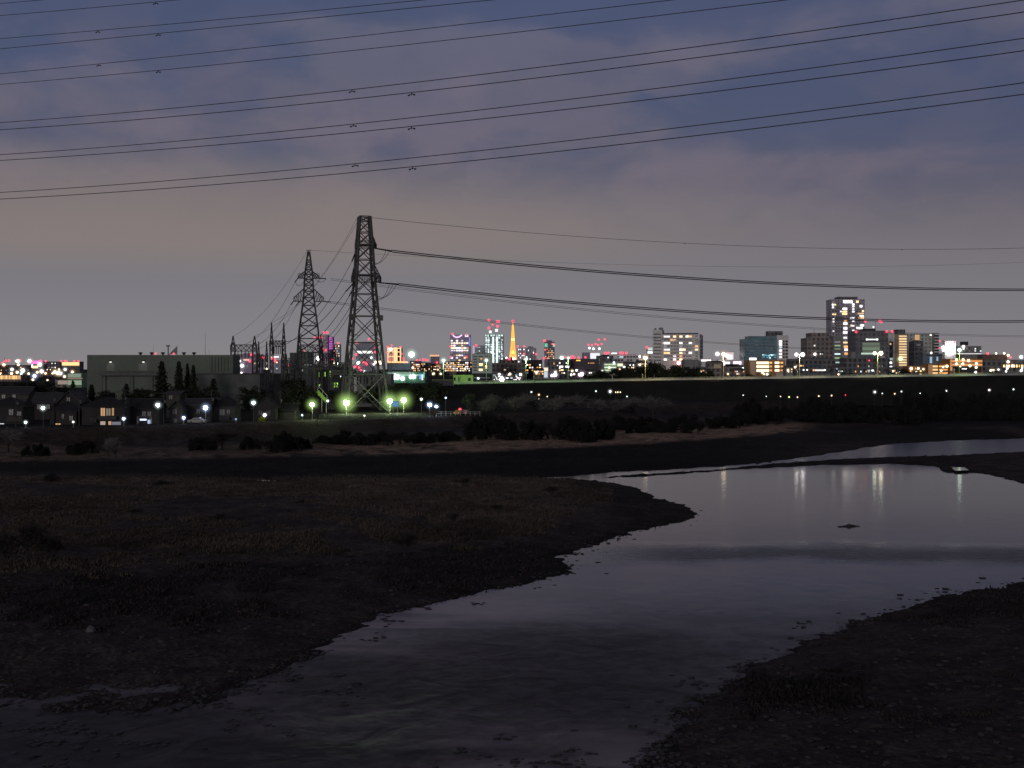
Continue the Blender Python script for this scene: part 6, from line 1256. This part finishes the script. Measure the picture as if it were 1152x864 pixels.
for u, v, c, r_ in ((4.6, 410.4, 'orange', 1.6), (3.4, 408.4, 'red', 1.2), (6.3, 405.9, 'red', 1.2), (10.3, 405.8, 'red', 1.2), (19, 406.3, 'white', 1.4), (21, 406.2, 'white', 1.4), (22.8, 405.4, 'red', 1.1), (20.8, 410.4, 'warm', 1.2), (13.7, 415.6, 'white', 1.7), (25.8, 416.8, 'white', 2.4), (19.5, 418.8, 'warm', 1.5), (13.2, 420.3, 'warm', 1.4), (24, 420.7, 'cool', 1.2), (32.4, 420.3, 'warm', 1.2), (0.4, 420.4, 'orange', 1.0), (27.2, 424.2, 'pink', 1.2)): b.ball(u, v, r_*.85, c, r_*2.5, 'street_light' if c != 'red' else 'warning_light')
b.mast(3, 402, 411, .8); b.mast(15.6, 403.5, 411, .8)
G2 = 'far town lights'
for u, v, c, r_, lab in ((39, 423, 'blue', 2.1, 'violet white light below the magenta sign'), (37.2, 427.2, 'warm', 1.2, 'small yellow light just under the violet white one'), (51.4, 420, 'orange', 1.2, 'small orange light under the dark far block'), (61.8, 418.4, 'warm', 1.8, 'amber twin partner light above the blazing cluster'), (65.4, 419.6, 'warm', 2.2, 'blazing peach light, larger of a close cluster'), (68.2, 420, 'white', 1.8, 'blazing white light at the end of a close cluster'), (73.4, 415.6, 'white', 1.4, 'pale light under the gold lit sign'), (81.6, 418.4, 'orange', 1.5, 'orange light above the green lit building'), (72.8, 423.6, 'warm', 1.3, 'dim peach light beside the green lit building'), (59.2, 420, 'orange', .9, 'tiny orange light before the peach cluster'), (53.6, 428.4, 'warm', .8, 'tiny yellow light over the dark treetops'), (66.6, 415.6, 'warm', .9, 'tiny yellow light over the peach cluster')):
    SL(lab, u, v, 1500, 5, c, 5, r_*.85, r_*2.5, sampled=False, pole=M_dark)
# lights scattered low on the dark plain
for u, v, c, r_, lab in ((606.2, 444, 'orange', 1.4, 'orange lamp low among the bare trees'), (606.2, 448.6, 'orange', .8, 'dim amber lamp directly under the orange one'), (615.6, 446, 'warm', .9, 'tiny peach lamp beside the orange one'), (597.8, 441, 'white', 1.1, 'small white lamp above the bare trees'), (670.4, 440, 'cool', 1.0, 'small teal lamp under the parapet before the bright one'), (686.4, 440.4, 'white', 2.0, 'brightest white lamp under the raised road'), (692.6, 441.2, 'warm', .9, 'first of three tiny amber lamps by the brightest white'), (695, 441.2, 'warm', 1.0, 'middle of three tiny amber lamps by the brightest white'), (697.8, 441.2, 'warm', .9, 'last of three tiny amber lamps by the brightest white'), (705.3, 446, 'cool', .9, 'tiny cool lamp low in the dark grove'),
    (887.6, 446.6, 'lime', 1.0, 'small yellow lamp beneath the brown tower'), (897, 446.8, 'warm', .9, 'small amber lamp beneath the twin headed lamp'), (921, 445.6, 'warm', 1.0, 'cream lamp on the plain under the podium'), (935.4, 445, 'warm', 1.0, 'peach lamp on the plain under the slim grey tower'), (951, 444.4, 'red', .9, 'lone red lamp low on the dark plain'), (984, 441, 'white', 1.7, 'bright white lamp low under the green screen office'), (992.5, 442.6, 'cool', .8, 'tiny teal lamp beside the low bright white one'), (1006.4, 443, 'orange', 1.1, 'tiny orange lamp under the yellow flats'), (1014, 440.4, 'cool', 1.0, 'small pale lamp over the low orange one'), (1035, 442.6, 'cool', .8, 'faint lamp in the dark scrub under the ochre row'), (1064.4, 439.8, 'white', 1.2, 'white lamp in the scrub under the blazing billboard'), (1112.8, 438.8, 'white', 1.4, 'white lamp in the scrub under the dark shed'), (1140, 438, 'cool', 1.1, 'pale lamp in the scrub near the picture edge'), (836, 444.6, 'white', .7, 'dim lamp on the plain beneath the glass office'), (862, 446, 'cool', .6, 'faint lamp on the plain beneath the amber office'), (878, 446, 'warm', .7, 'dim amber lamp beside the small yellow one')):
    SL(lab, u, v, 500, 2.2, c, 4 if c != 'red' else 2.2, r_*.52, r_*1.7, sampled=False, pole=M_dark, gk=.9)

# ------------------------------------------------------------------ trees and bushes
for i, (px, y, D, w_, lab) in enumerate(((182, 405.5, 420, 17, 'tallest dark conifer standing before the long hall'), (201.5, 405.6, 418, 13, 'second tall conifer beside the tallest one'), (211, 408, 424, 9, 'thin conifer of a touching pair'), (217.5, 409.8, 421, 11, 'shorter bushy conifer of a touching pair'), (142, 431, 380, 12, 'small dark conifer under the hall gangway'), (240, 425, 390, 15, 'conifer before the low annex of the hall'), (296, 437, 380, 12, 'small pointed conifer near the teal lamp'), (82, 428, 400, 10, 'small pointed tree before the green lit building'), (163, 440, 370, 9, 'tiny conifer behind the unlit dark house'), (103, 432, 410, 12, 'dark conifer at the corner of the hall'))): tree(lab, 'conifer', px, y, float(max(D, cD(px)+22)), 5, w_)
for i, (px, y, D, w_, lab) in enumerate(((331, 424.5, 345, 44, 'broad round dark tree beside the yellow green lamp'), (280, 433, 372, 26, 'dark rounded tree before the low annex'), (425, 431, 452, 34, 'green lit leafy tree behind the tall pylon foot'), (462, 430, 430, 40, 'dark green leafy tree behind the green lamps'), (446, 433, 436, 30, 'green shaded tree above the blue road sign'), (490, 428, 430, 26, 'dark tree below the lime topped wall'), (528, 442, 380, 15, 'small green lit tree by the bare grove'), (398, 439, 440, 22, 'dark rounded tree behind the brightest lamp'), (378, 438, 432, 18, 'dark narrow tree behind the small post lamp'), (160, 436, 395, 30, 'low dark tree in front of the hall'), (225, 434, 395, 36, 'dull green tree in front of the annex'), (200, 437, 392, 30, 'dull tree at the foot of the conifers'), (15, 428, 430, 30, 'dark tree at the edge below the amber shops'), (45, 428, 440, 36, 'dark tree below the violet white light'), (66, 433, 420, 28, 'dark tree below the beige yard wall'), (0, 432, 420, 26, 'dark tree at the picture edge behind houses'), (118, 438, 390, 26, 'dark tree behind the wide dark roofed house'), (300, 444, 350, 20, 'dark tree between the teal lamp and broad tree'), (350, 440, 352, 18, 'dark tree leaning on the broad round tree'))): tree(lab, 'broad', px, y, float(max(D, cD(px)+24)), 5, w_)
GT = 'dark trees behind the raised road'
for i, (px, y, w_) in enumerate(((664, 418.6, 22), (681, 415, 24), (697, 412.5, 24), (712, 409.6, 22), (723, 411, 20), (738, 405.6, 24), (752, 410, 22), (766, 409, 24), (780, 412, 22), (793, 414, 18))): D, z_ = road_at(px); tree('dark leafy tree behind the raised road before the apartment block', 'broad', px, y, D+40+(i % 3)*9, 6, w_, GT)
for i, (px, y, w_) in enumerate(((845, 419.5, 12), (862, 420.6, 14), (800, 416, 16), (955, 417.6, 20), (1010, 413.5, 24), (1026, 415.4, 18), (1120, 415, 22), (1096, 417, 16))): D, z_ = road_at(px); tree(['small tree at the amber office corner', 'low shrubby tree before the amber office', 'lit brown tree beside the old house row', 'round dark tree before the long dark block', 'dark tree under the yellow flats', 'dark tree before the orange lit row', 'dark tree before the long dark shed', 'small dark tree under the parking deck'][i], 'broad', px, y, D+40, 6, w_)
GB = 'bare trees of the grove below the raised road'
for i, (px, y, D, w_) in enumerate(((556, 441, 430, 34), (580, 443, 425, 40), (603, 440, 440, 38), (626, 443, 428, 42), (648, 441, 436, 40), (668, 446, 425, 36), (690, 447, 430, 36), (712, 444, 445, 38), (735, 443, 440, 40), (544, 447, 410, 24),)): tree('leafless grey tree in the dim grove below the raised road', 'bare', px, y, D, 2.5, w_, GB)
for px, y, D, w_, zb, lab in ((357, 455, 330, 15, 4.0, 'leafless young tree on the levee slope under lamp'), (489, 455, 360, 16, 4.2, 'leafless young tree on the levee slope by floodlights'), (9, 478, 262, 40, 2.0, 'leafless shrub tree on the plain at the picture edge'), (130, 488, 235, 30, 2.0, 'leafless scrub on the plain before the levee')): tree(lab, 'bare', px, y, D, zb, w_)
GH = 'dark bushes on the river plain'
for i, (px, y, yb, w_) in enumerate(((250, 482, 507.5, 64), (226, 489, 507, 34), (282, 490, 506, 26), (318, 484, 508.5, 44), (300, 492, 508.5, 26), (340, 490, 506, 24), (392, 483, 500, 40), (420, 484, 501, 50), (450, 484, 501, 50), (476, 485, 499, 40), (368, 488, 500, 34), (500, 484, 496, 40), (546, 456, 494, 36), (538, 466, 495, 30), (566, 466, 495, 34), (590, 472, 495, 44), (616, 472, 494, 46), (646, 466, 496, 52), (672, 470, 494, 44), (655, 478, 496.5, 44), (690, 473, 489, 30), (716, 478, 488, 24), (742, 474, 487, 34), (770, 464, 486.5, 44), (785, 470, 487, 34), (810, 466, 482, 40), (836, 462, 479, 40), (856, 466, 477, 22), (873, 474, 478.5, 22), (700, 466, 484, 40), (728, 468, 480, 36), (92, 494, 511, 36), (122, 496, 513, 30), (40, 498, 513, 30))):
    D = (HC-1.9)*F/(yb-HY); tree('low dense dark bush on the tan river plain', 'bush' if i % 4 else 'scrub', px, y, D, 1.8, w_, GH)
GS = 'dark scrub along the far bank'
for i in range(46):
    px = 842+i*7.6+random.uniform(-4, 4); y = random.uniform(444, 466) if px < 1010 else random.uniform(437, 462); D = 400+random.uniform(0, 95); tree('dark shapeless scrub on the far river bank', 'bush', px, y, D, 2.0, random.uniform(26, 46), GS)
GM = 'weed clumps in the dry meadow'
for i, (px, y, yb, w_) in enumerate(((180, 538, 549, 32), (30, 578, 640, 66), (8, 592, 636, 40), (58, 600, 632, 36), (512, 574, 588, 24), (455, 596, 622, 32), (60, 530, 545, 30), (300, 533, 540.5, 12), (520, 536, 546, 20), (620, 545, 556, 26), (250, 575, 586, 30), (560, 566, 573, 18), (340, 560, 568, 22), (150, 570, 580, 24))):
    D = (HC-1.5)*F/(yb-HY); tree('dark leafless weed clump standing in the dry meadow', 'scrub', px, y, D, 1.2, w_, GM)
# lime lit bush under the levee lamp, the light put into its leaf colour
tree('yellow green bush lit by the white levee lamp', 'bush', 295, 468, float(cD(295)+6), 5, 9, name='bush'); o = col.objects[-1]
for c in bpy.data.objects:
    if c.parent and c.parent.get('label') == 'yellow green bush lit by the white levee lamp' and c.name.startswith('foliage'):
        c.data = c.data.copy(); c.data.materials[0] = mat('lime_lit_leaf', (.30, .36, .03), .8, .3, 1)
# rock breaking the river surface
t = thing('river_rock', 'dark rock breaking the calm river surface', 'rock', P(955, 592.4, 156)); t.location.z = 0
q = MB(); rr = random.Random(4); b_ = [(0, 0, .30), (.55, .2, .16), (-.5, -.1, .12), (.9, 0, .06)]
for cx_, cy_, h_ in b_:
    n0 = len(q.v); q.lathe([(.42, -.3), (.38, h_*.3), (.24, h_*.8), (.06, h_)], 9)
    for i in range(n0, len(q.v)): v = q.v[i]; q.v[i] = (v[0]*(1+rr.uniform(-.2, .2))+cx_, v[1]*.7+cy_, v[2]+rr.uniform(-.05, .05))
q.build('rock', M_wet, t)
t = thing('river_rock', 'tiny flat rock just beside the larger river rock', 'rock', P(945, 592.8, 155.6)); t.location.z = 0; q = MB(); q.lathe([(.3, -.3), (.25, .05), (.12, .1), (.04, .12)], 8); q.build('rock', M_wet, t)
t = thing('litter_bag', 'small pale thing lying on the dark gravel bank', 'litter', (0, 0, 0)); D = (HC-.9)*F/(710-HY); t.location = ((102-CX)/F*D, D, gz((102-CX)/F*D, D)-.02); q = MB(); q.lathe([(.28, 0), (.36, .12), (.22, .34), (.06, .46)], 9); q.build('bag', mat('pale_plastic', (.10, .10, .105), .7, .2), t)
